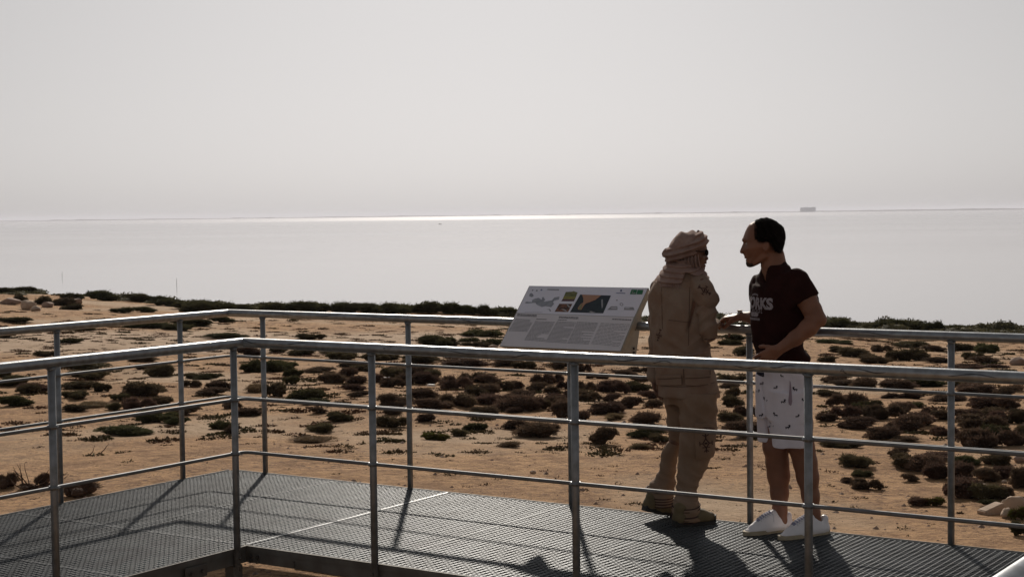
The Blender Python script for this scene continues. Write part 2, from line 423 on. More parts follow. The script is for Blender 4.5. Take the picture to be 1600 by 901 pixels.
# in walkway coordinates: x = u, y = v, z measured from the ground (deck top at .5)
DZ = .5
def panel(u0, u1, v0, v1, bright=False):
    g = .004; u0 += g; u1 -= g; v0 += g; v1 -= g
    fr = MB(); t = .003; d = .030
    zc = DZ - d / 2
    fr.box(((u0 + u1) / 2, v0 + t / 2, zc), u1 - u0, t, d); fr.box(((u0 + u1) / 2, v1 - t / 2, zc), u1 - u0, t, d)
    fr.box((u0 + t / 2, (v0 + v1) / 2, zc), t, v1 - v0 - 2 * t, d); fr.box((u1 - t / 2, (v0 + v1) / 2, zc), t, v1 - v0 - 2 * t, d)
    p = fr.build('grating_panel', MATS['grating'], walk)
    b = MB(); sp = .0343
    nb = max(2, int(round((u1 - u0) / sp)))
    for i in range(1, nb):
        u = u0 + (u1 - u0) * i / nb
        b.box((u, (v0 + v1) / 2, DZ - .0135), .0032, v1 - v0 - .006, .025)
    nc = max(2, int(round((v1 - v0) / sp)))
    for i in range(1, nc):
        v = v0 + (v1 - v0) * i / nc
        b.box(((u0 + u1) / 2, v, DZ - .0070), u1 - u0 - .006, .0030, .010)
    tag(b.build('grating_bars', MATS['grating'], p), kind='stuff')
# corner bay and right-hand run: panels across the walkway
panel(-WID, -.955, 0, WID); panel(-.955, -.003, 0, WID)
u = 0.003
while u < 5.3:
    panel(u, min(u + .9, 5.3), 0, WID); u += .9
# left-hand run
v = 0.0
while v > -6.2:
    panel(-WID, -.952, v - .9, v); panel(-.952, 0, v - .9, v); v -= .9
# the run under the photographer
v = WID
while v > -8.0:
    panel(5.3, 6.25, v - .9, v); panel(6.25, 7.2, v - .9, v); v -= .9
# bright edge strip at the joint next to the corner
MB().box((0.0, WID / 2, DZ + .0015), .006, WID, .003).build('joint_strip', MATS['galv'], walk)
def beam(p0, p1, h=.050, w=.05, side=1):
    """channel beam: web plus two flanges"""
    p0, p1 = Vector(p0), Vector(p1); d = (p1 - p0).normalized(); n = Vector((-d.y, d.x, 0)) * side
    z = DZ - .034 - h / 2
    mb = MB(); c0, c1 = p0 + Vector((0, 0, z)), p1 + Vector((0, 0, z))
    mb.bar(c0, c1, .007, h)
    for s in (-1, 1):
        o = n * (w / 2 - .0035) + Vector((0, 0, s * (h / 2 + .0035))); mb.bar(c0 + o, c1 + o, w, .007)
    return mb.build('beam', MATS['galv_beam'], walk)
def kerb(p0, p1):
    p0, p1 = Vector(p0), Vector(p1); mb = MB(); z = Vector((0, 0, DZ - .014)); mb.bar(p0 + z, p1 + z, .006, .032); mb.build('edge_angle', MATS['galv_beam'], walk)
beam((-.0, -.012, 0), (5.3, -.012, 0)); beam((.012, -.02, 0), (.012, -6.5, 0), side=-1)
beam((-WID - .012, WID, 0), (-WID - .012, -6.5, 0), side=1); beam((-WID, WID + .012, 0), (7.2, WID + .012, 0), side=-1)
beam((5.29, -.02, 0), (5.29, -8, 0), side=1); beam((7.21, WID, 0), (7.21, -8, 0), side=-1)
kerb((0, -.0215, 0), (5.27, -.0215, 0)); kerb((.0215, -.03, 0), (.0215, -6.5, 0)); kerb((-WID - .0215, WID, 0), (-WID - .0215, -6.5, 0)); kerb((-WID, WID + .0215, 0), (7.2, WID + .0215, 0))
for uu in (-.955, 0.9, 1.8, 2.7, 3.6, 4.5):
    MB().bar((uu, .01, DZ - .075), (uu, WID - .01, DZ - .060), .045, .05).build('joist', MATS['galv_beam'], walk)
for vv in (-.9, -1.8, -2.7, -3.6, -4.5):
    MB().bar((-WID + .01, vv, DZ - .075), (-.01, vv, DZ - .060), .045, .05).build('joist', MATS['galv_beam'], walk)
for uu, vv in ((-.03, -.07), (-WID + .03, WID - .05), (1.25, .05), (2.5, .05), (3.75, .05), (5.25, .05), (1.25, WID - .05), (2.5, WID - .05), (3.75, WID - .05), (5.25, WID - .05), (-.05, -2.2), (-WID + .05, -2.2), (-.05, -4.5), (-WID + .05, -4.5), (5.4, -3), (5.4, -6), (7.1, -3), (7.1, -6)):
    lg = MB().box((uu, vv, DZ / 2 - .075), .07, .07, DZ - .05, bev=.004)
    o = lg.build('support_leg', MATS['galv_beam'], walk)
    MB().box((uu, vv, .004), .18, .18, .012, bev=.003).build('foot_plate', MATS['galv_beam'], walk)
# bolted corner cleats and splice plates on the inner face
for (uu, vv, ax) in ((-.0, -.0305, 'u'),):
    pass
def bolt_at(p, ax, parent):
    n = Vector((1, 0, 0)) if ax == 'u' else Vector((0, 1, 0)); p = Vector(p)
    MB().tube([p, p + n * (-.014 if ax == 'v' else .014)], .011, 6).build('bolt', MATS['bolt'], parent)
_k = MB().box((1.2, 1.70, .012), 4.2, .56, .04, bev=.006).build('lit_ground_pad', MATS['pale_lit_ground']); _k.location = walk.location; _k.rotation_euler = (0, 0, -TH); tag(_k, 'thin pale pad standing in for sunlit ground below the deck, by the inner corner', 'pad')  # pale slab added in place of the sunlit strip of ground
for uu in (.05, .10): 
    for zz in (DZ - .055, DZ - .080): bolt_at((uu, -.016, zz), 'v', walk)
pl = MB().box((.030, -.42, DZ - .068), .008, .16, .066, bev=.002).build('splice_plate', MATS['galv_beam'], walk)
for vv in (-.38, -.46):
    bolt_at((.034, vv, DZ - .068), 'u', pl)
pl = MB().box((.36, -.0175, DZ - .068), .012, .006, .035).build('stain_mark', MATS['bolt'], walk)

# ---------------------------------------------------------------- railings
def railing(label, path, posts, ends=True, bend=.05):
    """path: list of (u,v); posts: list of (u,v, axis) with axis = direction of the run"""
    t = empty('railing', UV(*path[len(path) // 2], 0))
    tag(t, label, 'railing')
    inv = Matrix.Translation(-t.location)
    def corner_path(z, cut):
        P = [UV(a, b, z) for a, b in path]; out = [P[0]]
        for i in range(1, len(P) - 1):
            a = (P[i - 1] - P[i]).normalized(); b = (P[i + 1] - P[i]).normalized()
            if cut > 0:
                for s in (0, .25, .5, .75, 1):
                    q = (P[i] + a * cut) * (1 - s) ** 2 + P[i] * 2 * s * (1 - s) + (P[i] + b * cut) * s ** 2; out.append(q)
            else: out.append(P[i])
        out.append(P[-1]); return [p - t.location for p in out]
    h = MB().tube(corner_path(HT, 0.0), .0265, 20).build('handrail', MATS['galv'], t); smooth_by_angle(h, 35)
    for z in (HM, HL):
        r = MB().tube(corner_path(z, bend), .0095, 10).build('rail', MATS['galv_rail'], t); smooth_by_angle(r, 50)
    mesh = {}
    for (a, b, ax) in posts:
        if ax not in mesh:
            mb = MB(); d = Vector((CT, -ST, 0)) if ax == 'u' else Vector((ST, CT, 0))
            R = Matrix((d, Vector((-d.y, d.x, 0)), Vector((0, 0, 1)))).transposed()
            mb.tube([(0, 0, -.09), (0, 0, HT - .02)], .0185, 16)
            m1 = mb.mesh('post'); m1.materials.append(MATS['galv_post']); mesh[ax] = m1; m1.polygons.foreach_set('use_smooth', [len(p.vertices) == 4 for p in m1.polygons])
        o = link('post', mesh[ax], None, t); o.location = UV(a, b, 0) - t.location
        if 'w' not in mesh:
            wb = MB().tube([(.0215 * math.cos(q) , .0215 * math.sin(q), HT - .029 + .004 * math.cos(2 * q)) for q in np.linspace(0, 2 * PI, 13)], .0045, 5, cap=False)
            mw = wb.mesh('weld_bead'); mw.materials.append(MATS['galv_post']); mesh['w'] = mw
            wb = MB().tube([(.0180 * math.cos(q), .0180 * math.sin(q), .001 * math.sin(5 * q)) for q in np.linspace(0, 2 * PI, 13)], .0115, 6, cap=False)
            mw = wb.mesh('rail_collar'); mw.materials.append(MATS['galv_post']); mesh['c'] = mw
        link('weld_bead', mesh['w'], None, o)
        for zr in (HM, HL): link('rail_collar', mesh['c'], None, o).location = (0, 0, zr)
        o2 = MB(); 
        for z in (-.05, -.11):
            n = (UV(0, -1, 0) - UV(0, 0, 0)) if ax == 'u' else (UV(1, 0, 0) - UV(0, 0, 0))
            o2.tube([Vector((0, 0, z)) + n * .018, Vector((0, 0, z)) + n * .028], .010, 6)
        q = o2.build('bolt', MATS['bolt'], o)
    return t
o_ = OFF + .018
near = railing('nearer grey steel railing crossing the whole view, turning at the inner corner', [(OFF, -6.2), (OFF, -OFF), (5.2, -OFF)],
    [(OFF, -.11, 'v'), (OFF, -1.36, 'v'), (OFF, -2.6, 'v'), (OFF, -3.8, 'v'), (OFF, -5.0, 'v'), (.928, -OFF, 'u'), (2.148, -OFF, 'u'), (3.329, -OFF, 'u'), (4.55, -OFF, 'u')])
far = railing('farther steel railing on the outer edge, carrying the information panel', [(-WID - OFF, -6.2), (-WID - OFF, WID + OFF), (7.24, WID + OFF)],
    [(-WID - OFF, 1.46, 'v'), (-WID - OFF, .38, 'v'), (-WID - OFF, -.8, 'v'), (-WID - OFF, -2.0, 'v'), (-WID - OFF, -3.2, 'v'), (-WID - OFF, -4.4, 'v'),
     (-1.61, WID + OFF, 'u'), (-.33, WID + OFF, 'u'), (.92, WID + OFF, 'u'), (2.13, WID + OFF, 'u'), (3.31, WID + OFF, 'u'), (4.5, WID + OFF, 'u'), (5.7, WID + OFF, 'u'), (6.9, WID + OFF, 'u')], bend=.07)
side = railing('closest railing, only a bright bit of handrail at the bottom right corner', [(5.24, -7.8), (5.24, -.12)],
    [(5.24, -6.8, 'v'), (5.24, -5.6, 'v'), (5.24, -4.4, 'v'), (5.24, -3.1, 'v'), (5.24, -1.9, 'v'), (5.24, -.7, 'v')])
# scuffs: thin dark worn marks standing on the near handrail
def scuff(uc, L, ang, th, seg=10, parent=near, v=-OFF, wob=1):
    mb = MB(); rr = .0268
    rn = random.Random(int(uc * 1000))
    top, bot = [], []
    for i in range(seg + 1):
        s = i / seg; u = uc + (s - .5) * L; a = ang + .25 * math.sin(s * 5 + uc * 9) * wob; w = th * (math.sin(PI * s) ** .6 + .1) * (.6 + .6 * rn.random())
        for lst, da in ((top, w), (bot, -w)):
            aa = a + da; lst.append(UV(u, v - rr * math.cos(aa), HT + rr * math.sin(aa)) - parent.location)
    for i in range(seg): mb.poly([bot[i], bot[i + 1], top[i + 1], top[i]])
    mb.build('scuff_mark', MATS['scuff'], parent)
for uc, L, a, th in ((.10, .12, .35, .12), (.42, .22, .3, .1), (1.05, .05, .3, .35), (1.5, .25, .1, .09), (1.86, .12, -.1, .12), (2.45, .16, .1, .14), (2.63, .10, .0, .1), (3.05, .14, -.1, .1), (3.22, .12, .2, .14), (3.62, .14, .1, .13), (3.5, .03, -.2, .2), (4.05, .2, .1, .1)):
    scuff(uc, L, a, th)
for uc, L, a, th in ((-1.45, .3, .3, .12), (-1.0, .2, .2, .1), (-.6, .3, .35, .1), (.2, .2, .1, .12), (3.9, .16, .3, .1), (2.9, .2, .2, .08)):
    scuff(uc, L, a, th, parent=far, v=WID + OFF)

# ---------------------------------------------------------------- information panel
PU0, PU1, PV0, PZ0, PV1, PZ1 = .552, 1.412, 1.703, .986, 2.053, 1.345
SO = UV(PU0, PV0, PZ0); SS = UV(PU1, PV0, PZ0) - SO; STt = UV(PU0, PV1, PZ1) - SO; SNn = SS.cross(STt).normalized()
sign = empty('information_panel', UV((PU0 + PU1) / 2, WID + OFF, HT)); tag(sign, 'sloping information panel with map, photos and text above the farther railing', 'sign')
SL = sign.location
def SP(s, t, off=0.0): return SO + SS * s + STt * t + SNn * off - SL
def SPX(px, py, off=.0):
    r = ray(px, py); o = Vector((0, 0, CAM_H)); k = (SO - o).dot(SNn) / r.dot(SNn); p = o + r * k
    return p + SNn * off - SL
DEP = .055
mb = MB(); c = [SP(0, 0), SP(1, 0), SP(1, 1), SP(0, 1)]; back = [p - SNn * DEP for p in [SP(.01, .06), SP(.99, .06), SP(.99, 1), SP(.01, 1)]]
mb.v = [tuple(p) for p in c + back]; mb.f = [[0, 1, 2, 3], [7, 6, 5, 4], [0, 4, 5, 1], [1, 5, 6, 2], [2, 6, 7, 3], [3, 7, 4, 0]]
mb.build('panel_body', MATS['panel_metal'], sign)
def zc(x, y, o=(770, 430), s=6.154): return (x / s + o[0], y / s + o[1])
zb = zc(1360, 400); za = zc(228, 362)
mb = MB(); mb.poly([SPX(*za, .001), SPX(*zb, .001), SP(.995, .995, .001), SP(.005, .995, .001)]); mb.build('upper_sheet', MATS['panel_white'], sign)
mb = MB(); mb.poly([SP(.005, .008, .001), SP(.995, .008, .001), SPX(zb[0] - .5, zb[1] + .6, .001), SPX(za[0] - .3, za[1] + .6, .001)]); mb.build('lower_sheet', MATS['panel_lower'], sign)
def sp_poly(name, pts, m, off=.002, conv=zc, **k):
    return MB().poly([SPX(*conv(x, y, **k), off) for x, y in pts]).build(name, MATS[m], sign)
z4 = lambda x, y: (x / 15.02 + 820, y / 15.02 + 440)
z5 = lambda x, y: (x / 15.02 + 915, y / 15.02 + 440)
sp_poly('map_print', [(0, 500), (40, 470), (170, 480), (180, 430), (240, 400), (330, 380), (400, 430), (410, 370), (440, 360), (480, 430), (440, 470), (520, 460), (640, 440), (700, 370), (820, 350), (800, 420), (700, 440), (660, 480), (690, 520), (620, 600), (480, 575), (400, 595), (280, 540), (250, 495), (60, 512)], 'print_map', conv=z4)
sp_poly('map_print', [(120, 280), (170, 270), (215, 330), (170, 365), (105, 340)], 'print_map', conv=z4)
sp_poly('map_print', [(500, 650), (590, 640), (620, 690), (590, 700), (575, 660)], 'print_map', conv=z4)
sp_poly('photo_print', [(965, 245), (1120, 235), (1150, 222), (1175, 235), (1240, 255), (1205, 350), (920, 345)], 'print_olive', conv=z4)
sp_poly('photo_print', [(920, 346), (1205, 351), (1180, 412), (890, 408)], 'print_yellow', conv=z4)
sp_poly('photo_print', [(890, 409), (1180, 413), (1150, 462), (860, 460)], 'print_maroon', conv=z4)
sp_poly('photo_print', [(812, 520), (1118, 523), (1018, 712), (703, 706)], 'print_photo', conv=z4)
sp_poly('photo_patch', [(985, 545), (1010, 535), (1075, 600), (1045, 615)], 'print_pale', off=.003, conv=z4)
sp_poly('photo_patch', [(850, 640), (960, 660), (1000, 705), (940, 690)], 'print_pale', off=.003, conv=z4)
sp_poly('satellite_print', [(842, 186), (1137, 196), (1062, 366), (743, 356)], 'print_navy')
sp_poly('satellite_land', [(860, 188), (1045, 194), (1020, 215), (985, 240), (930, 262), (898, 272), (880, 290), (852, 335), (822, 332), (818, 318), (842, 282), (872, 262), (872, 225)], 'print_land', off=.003)
sp_poly('satellite_land', [(842, 286), (866, 276), (850, 334), (822, 331)], 'print_shoal', off=.004)
sp_poly('satellite_land', [(925, 352), (945, 346), (990, 360), (955, 364)], 'print_pale', off=.003)
sp_poly('satellite_land', [(1045, 235), (1060, 232), (1062, 300), (1050, 325), (1045, 280)], 'print_grey', off=.003)
for dx in (0, 395):
    sp_poly('diagram_print', [(510 + dx, 662), (600 + dx, 580), (745 + dx, 580), (750 + dx, 662)] if dx == 0 else [(900, 662), (915, 600), (1125, 600), (1150, 668)], 'print_grey', conv=z5)
    sp_poly('diagram_detail', [(610, 612), (735, 612), (735, 628), (600, 628)] if dx == 0 else [(930, 622), (1030, 622), (1045, 636), (925, 634)], 'panel_white', off=.003, conv=z5)
# small ring drawing
mb = MB()
for k in range(16):
    a0, a1 = 2 * PI * k / 16, 2 * PI * (k + 1) / 16
    P = lambda a, r: SPX(*z5(845 + r * 40 * math.cos(a) - 8 * math.sin(a), 535 - r * 34 * math.sin(a)), .002)
    mb.poly([P(a0, .75), P(a1, .75), P(a1, 1), P(a0, 1)])
mb.build('ring_print', MATS['print_dark'], sign)
sp_poly('dot_print', [(720, 440), (733, 425), (752, 428), (752, 445), (735, 452)], 'print_dark', conv=z5)
sp_poly('logo', [(1082, 186), (1217, 190), (1184, 299), (1040, 297)], 'print_green', conv=z5)
sp_poly('logo', [(1226, 191), (1360, 196), (1330, 301), (1194, 299)], 'print_green', conv=z5)
sp_poly('logo_mark', [(1090, 262), (1180, 264), (1176, 278), (1085, 276)], 'print_pale', off=.003, conv=z5)
sp_poly('logo_mark', [(1120, 210), (1135, 208), (1105, 250), (1090, 250)], 'print_pale', off=.003, conv=z5)
sp_poly('logo', [(820, 190), (858, 190), (852, 238), (812, 236)], 'print_blue', conv=z5)
sp_poly('logo_text', [(735, 262), (935, 268), (930, 284), (700, 276)], 'print_blue', conv=z5)
sp_poly('logo', [(165, 215), (180, 195), (205, 190), (190, 218)], 'print_dark', conv=z4)
sp_poly('logo', [(262, 215), (285, 195), (303, 200), (290, 232)], 'print_dark', conv=z4)
sp_poly('logo', [(372, 195), (400, 178), (418, 192), (400, 212), (376, 212)], 'print_blue', conv=z4)
def dash_lines(name, TL, TR, BR, BL, rows, m, fill=.5, conv=zc, seed=1):
    rn = random.Random(seed); mb = MB(); TL, TR, BR, BL = [Vector((*conv(*p), 0)) for p in (TL, TR, BR, BL)]
    for r in range(rows):
        t0 = (r + .5 - fill / 2) / rows; t1 = (r + .5 + fill / 2) / rows; s = 0; end = 1 if rn.random() > .15 else .4 + .5 * rn.random()
        while s < end:
            w = .05 + rn.random() * .11; e = min(end, s + w)
            def q(s, t):
                a = TL.lerp(TR, s); b = BL.lerp(BR, s); p = a.lerp(b, t); return SPX(p.x, p.y, .002)
            mb.poly([q(s, t1), q(e, t1), q(e, t0), q(s, t0)]); s = e + .022
    tag(mb.build(name, MATS[m], sign), kind='stuff')
dash_lines('text_lines', (225, 415), (398, 428), (330, 545), (150, 537), 10, 'print_grey', seed=1)
dash_lines('text_lines', (412, 438), (600, 448), (500, 640), (302, 625), 16, 'print_grey', seed=2)
dash_lines('text_lines', (620, 440), (805, 450), (706, 655), (505, 642), 17, 'print_grey', seed=3)
dash_lines('text_lines', (815, 445), (1018, 455), (920, 665), (716, 657), 17, 'print_grey', seed=4)
dash_lines('text_lines', (1042, 455), (1325, 468), (1215, 690), (945, 662), 16, 'print_grey', .35, seed=5)
dash_lines('heading_text', (240, 370), (430, 380), (420, 402), (232, 392), 2, 'print_dark', .6, seed=6)
dash_lines('heading_text', (420, 418), (520, 421), (515, 430), (416, 426), 1, 'print_dark', .7, seed=7)
dash_lines('heading_text', (642, 393), (828, 402), (820, 424), (632, 412), 2, 'print_dark', .6, seed=8)
dash_lines('heading_text', (630, 424), (715, 428), (712, 436), (626, 432), 1, 'print_dark', .7, seed=9)
dash_lines('heading_text', (1152, 416), (1335, 424), (1330, 436), (1148, 428), 1, 'print_dark', .7, seed=10)
dash_lines('title_text', (540, 165), (810, 170), (800, 215), (525, 205), 1, 'print_grey', .6, conv=z4, seed=11)
dash_lines('caption_text', (0, 715), (420, 718), (415, 728), (-5, 722), 1, 'print_grey', .8, conv=z4, seed=12)
# folded support plates bolted to the railing behind the panel
for s_ in (.06, .94):
    p = [SP(s_, .12, -DEP), SP(s_, .98, -DEP), UV(PU0 + (PU1 - PU0) * s_, WID + OFF + .03, .93) - SL, UV(PU0 + (PU1 - PU0) * s_, WID + OFF - .05, .93) - SL]
    MB().prism(p, SS.normalized() * .006).build('bracket', MATS['panel_metal'], sign, recalc=True)
    for zz in (.0, .05):
        MB().tube([UV(PU0 + (PU1 - PU0) * s_ - .012, WID + OFF + .0, .96 + zz * .5) - SL, UV(PU0 + (PU1 - PU0) * s_ + .016, WID + OFF, .96 + zz * .5) - SL], .008, 6).build('bolt', MATS['bolt'], sign)
# ---------------------------------------------------------------- figures: smooth implicit volumes turned into meshes
def smin(a, b, k):
    h = np.clip(.5 + .5 * (b - a) / k, 0, 1); return b * (1 - h) + a * h - k * h * (1 - h)
class Vol:
    def __init__(s, lo, hi, h):
        s.h = h; s.lo = np.array(lo, float); n = np.ceil((np.array(hi) - s.lo) / h).astype(int) + 1
        s.ax = [s.lo[i] + h * np.arange(n[i]) for i in range(3)]; s.D = np.full(n, .5, np.float32)
    def sub(s, lo, hi):
        sl = []
        for i in range(3):
            a = int(np.clip(math.floor((lo[i] - s.lo[i]) / s.h), 0, s.D.shape[i])); b = int(np.clip(math.ceil((hi[i] - s.lo[i]) / s.h) + 1, 0, s.D.shape[i])); sl.append(slice(a, b))
        g = [s.ax[0][sl[0]][:, None, None].astype(np.float32), s.ax[1][sl[1]][None, :, None].astype(np.float32), s.ax[2][sl[2]][None, None, :].astype(np.float32)]
        return tuple(sl), g
    def put(s, fn, lo, hi, k=.01, op='add'):
        sl, g = s.sub(np.array(lo) - .03 - k, np.array(hi) + .03 + k)
        if 0 in s.D[sl].shape: return
        d = fn(*g).astype(np.float32); A = s.D[sl]
        if op == 'add': s.D[sl] = smin(A, d, k)
        elif op == 'cut': s.D[sl] = -smin(-A, d, k)
        elif op == 'disp': s.D[sl] = A + d
    def cap(s, a, b, ra, rb=None, k=.02, op='add', flat=None):
        a, b = np.array(a, float), np.array(b, float); rb = ra if rb is None else rb; m = max(ra, rb); ab = b - a; L2 = float(ab @ ab) + 1e-12
        def fn(x, y, z):
            t = np.clip(((x - a[0]) * ab[0] + (y - a[1]) * ab[1] + (z - a[2]) * ab[2]) / L2, 0, 1)
            return np.sqrt((x - a[0] - t * ab[0]) ** 2 + (y - a[1] - t * ab[1]) ** 2 + (z - a[2] - t * ab[2]) ** 2) - (ra + (rb - ra) * t)
        s.put(fn, np.minimum(a, b) - m, np.maximum(a, b) + m, k, op)
    def chain(s, pts, k=.02, op='add'):
        for p, q in zip(pts[:-1], pts[1:]): s.cap(p[:3], q[:3], p[3], q[3], k, op)
    def ell(s, c, r, R=None, k=.02, op='add'):
        c = np.array(c, float); r = np.array(r, float); R = np.eye(3) if R is None else np.array(R); m = max(r)
        def fn(x, y, z):
            dx, dy, dz = x - c[0], y - c[1], z - c[2]
            q = [(R[0][i] * dx + R[1][i] * dy + R[2][i] * dz) / r[i] for i in range(3)]
            l = np.sqrt(q[0] ** 2 + q[1] ** 2 + q[2] ** 2) + 1e-6
            g = np.sqrt((q[0] / r[0]) ** 2 + (q[1] / r[1]) ** 2 + (q[2] / r[2]) ** 2) + 1e-6
            return l * (l - 1) / g
        s.put(fn, c - m, c + m, k, op)
    def box(s, c, r, R=None, rd=.005, k=.006, op='add'):
        c = np.array(c, float); R = np.eye(3) if R is None else np.array(R); m = float(np.linalg.norm(r))
        def fn(x, y, z):
            dx, dy, dz = x - c[0], y - c[1], z - c[2]
            q = [np.abs(R[0][i] * dx + R[1][i] * dy + R[2][i] * dz) - (r[i] - rd) for i in range(3)]
            o = np.sqrt(np.maximum(q[0], 0) ** 2 + np.maximum(q[1], 0) ** 2 + np.maximum(q[2], 0) ** 2)
            return o + np.minimum(np.maximum(q[0], np.maximum(q[1], q[2])), 0) - rd
        s.put(fn, c - m, c + m, k, op)
    def loft(s, st, k=.02, op='add', off=0.0, n=2.2):
        """st rows: z, cx, cy, a, b, yaw(deg)"""
        st = np.array(sorted(st), float); zs = s.ax[2]
        def I(col):
            z = st[:, 0]; v = st[:, col]
            if len(z) < 3: return lambda q: np.interp(q, z, v)
            m = np.gradient(v, z)
            def f(q):
                q = np.clip(q, z[0], z[-1]); i = np.clip(np.searchsorted(z, q) - 1, 0, len(z) - 2); h = z[i + 1] - z[i]; t = (q - z[i]) / h
                return (2 * t ** 3 - 3 * t ** 2 + 1) * v[i] + (t ** 3 - 2 * t ** 2 + t) * h * m[i] + (-2 * t ** 3 + 3 * t ** 2) * v[i + 1] + (t ** 3 - t ** 2) * h * m[i + 1]
            return f
        fs = [I(c) for c in range(1, 6)]; z0, z1 = st[0, 0], st[-1, 0]; m = st[:, 3:5].max() + .05
        def fn(x, y, z):
            q = z[0, 0, :]; cx, cy, a, b, yw = [f(q)[None, None, :].astype(np.float32) for f in fs]
            a = a + off; b = b + off; yw = yw * PI / 180; c, sn = np.cos(yw), np.sin(yw)
            u = ((x - cx) * c + (y - cy) * sn) / a; v = (-(x - cx) * sn + (y - cy) * c) / b
            r = (np.abs(u) ** n + np.abs(v) ** n) ** (1 / n); d = (r - 1) * np.minimum(a, b)
            return smin(d, np.maximum(z0 - z, z - z1) , -.001) if False else np.maximum(d, np.maximum(z0 - z, z - z1))
        s.put(fn, (st[:, 1].min() - m, st[:, 2].min() - m, z0), (st[:, 1].max() + m, st[:, 2].max() + m, z1), k, op)
    def inflate(s, poly, Wd, R, yc=0.0, k=.01, op='add', wfun=None):
        """solid whose side view (x,z) is poly and whose half thickness rises to Wd at depth R inside the outline"""
        P = np.array(poly, float); lo = P.min(0); hi = P.max(0)
        def fn(x, y, z):
            X = x[:, 0, 0][:, None]; Z = z[0, 0, :][None, :]; d2 = np.full((X.shape[0], Z.shape[1]), 1e9); ins = np.zeros(d2.shape, bool)
            for i in range(len(P)):
                ax, az = P[i]; bx, bz = P[(i + 1) % len(P)]; ex, ez = bx - ax, bz - az
                t = np.clip(((X - ax) * ex + (Z - az) * ez) / (ex * ex + ez * ez + 1e-12), 0, 1)
                d2 = np.minimum(d2, (X - ax - t * ex) ** 2 + (Z - az - t * ez) ** 2)
                c = ((az > Z) != (bz > Z)) & (X < (bx - ax) * (Z - az) / ((bz - az) if bz != az else 1e-9) + ax); ins ^= c
            t = np.sqrt(d2) * np.where(ins, 1, -1)
            W = Wd if wfun is None else Wd * wfun(X, Z)
            a = np.maximum(0, R - t) / R; W2 = (np.ones_like(t) * W)[:, None, :]; yy = yc if not callable(yc) else yc(X, Z)[:, None, :]
            return (np.sqrt((a ** 1.0)[:, None, :] ** 2 + ((y - yy) / W2) ** 2) - 1) * min(R, Wd) * .8
        s.put(fn, (lo[0], (0 if callable(yc) else yc) - Wd - .01, lo[1]), (hi[0], (0 if callable(yc) else yc) + Wd + .01, hi[1]), k, op)
    def mesh(s, iters=2):
        D = s.D; ins = D < 0; nx, ny, nz = D.shape
        c = ins[:-1, :-1, :-1].astype(np.int8)
        sm = np.zeros((nx - 1, ny - 1, nz - 1), np.int8)
        for i in (0, 1):
            for j in (0, 1):
                for k in (0, 1): sm += ins[i:nx - 1 + i, j:ny - 1 + j, k:nz - 1 + k]
        act = np.argwhere((sm > 0) & (sm < 8)); I = -np.ones(sm.shape, np.int32); I[tuple(act.T)] = np.arange(len(act))
        acc = np.zeros((len(act), 3)); cnt = np.zeros(len(act))
        cor = [(i, j, k) for i in (0, 1) for j in (0, 1) for k in (0, 1)]
        for a in cor:
            for ax in range(3):
                if a[ax] == 1: continue
                b = list(a); b[ax] = 1
                da = D[act[:, 0] + a[0], act[:, 1] + a[1], act[:, 2] + a[2]]; db = D[act[:, 0] + b[0], act[:, 1] + b[1], act[:, 2] + b[2]]
                m = (da < 0) != (db < 0); t = np.where(m, da / np.where(da - db == 0, 1, da - db), 0)
                p = np.tile(np.array(a, float), (len(act), 1)); p[:, ax] += t
                acc[m] += p[m]; cnt[m] += 1
        v = s.lo + s.h * (act + acc / np.maximum(cnt, 1)[:, None]); Q = []
        for ax in range(3):
            o1, o2 = (ax + 1) % 3, (ax + 2) % 3
            sl0 = [slice(None)] * 3; sl1 = [slice(None)] * 3; sl0[ax] = slice(0, -1); sl1[ax] = slice(1, None)
            for o in (o1, o2): sl0[o] = slice(1, -1); sl1[o] = slice(1, -1)
            e0, e1 = ins[tuple(sl0)], ins[tuple(sl1)]; E = np.argwhere(e0 != e1)
            if len(E) == 0: continue
            f = e0[tuple(E.T)]; base = E.copy(); base[:, o1] += 1; base[:, o2] += 1
            def cellid(d1, d2):
                q = base.copy(); q[:, o1] += d1; q[:, o2] += d2; return I[tuple(q.T)]
            q = np.stack([cellid(-1, -1), cellid(0, -1), cellid(0, 0), cellid(-1, 0)], 1); q[~f] = q[~f][:, ::-1]; Q.append(q)
        Q = np.concatenate(Q); Q = Q[(Q >= 0).all(1)]
        # light relaxation removes the stair marks
        for _ in range(iters):
            A = np.zeros_like(v); n = np.zeros(len(v))
            for a, b in ((0, 1), (1, 2), (2, 3), (3, 0)):
                for i, j in ((a, b), (b, a)):
                    for ch in range(3): A[:, ch] += np.bincount(Q[:, i], v[Q[:, j], ch], len(v))
                    n += np.bincount(Q[:, i], minlength=len(v))
            v = v * .5 + .5 * A / np.maximum(n, 1)[:, None]
        return v, Q
    def build(s, name, mt, parent=None, iters=2):
        v, q = s.mesh(iters); return np_mesh(name, v, q, MATS[mt] if isinstance(mt, str) else mt, parent, True)
def wr(x, y, z, f=1.0, seed=0.0):
    """wandering noise, about -1..1"""
    return (np.sin(f * (11 * x + 5 * z) + seed + 2.1 * np.sin(f * (6 * z - 3 * y) + seed)) * np.cos(f * (9 * y + 7 * z) + 1.7 * seed + 1.6 * np.sin(f * 8 * x))).astype(np.float32)
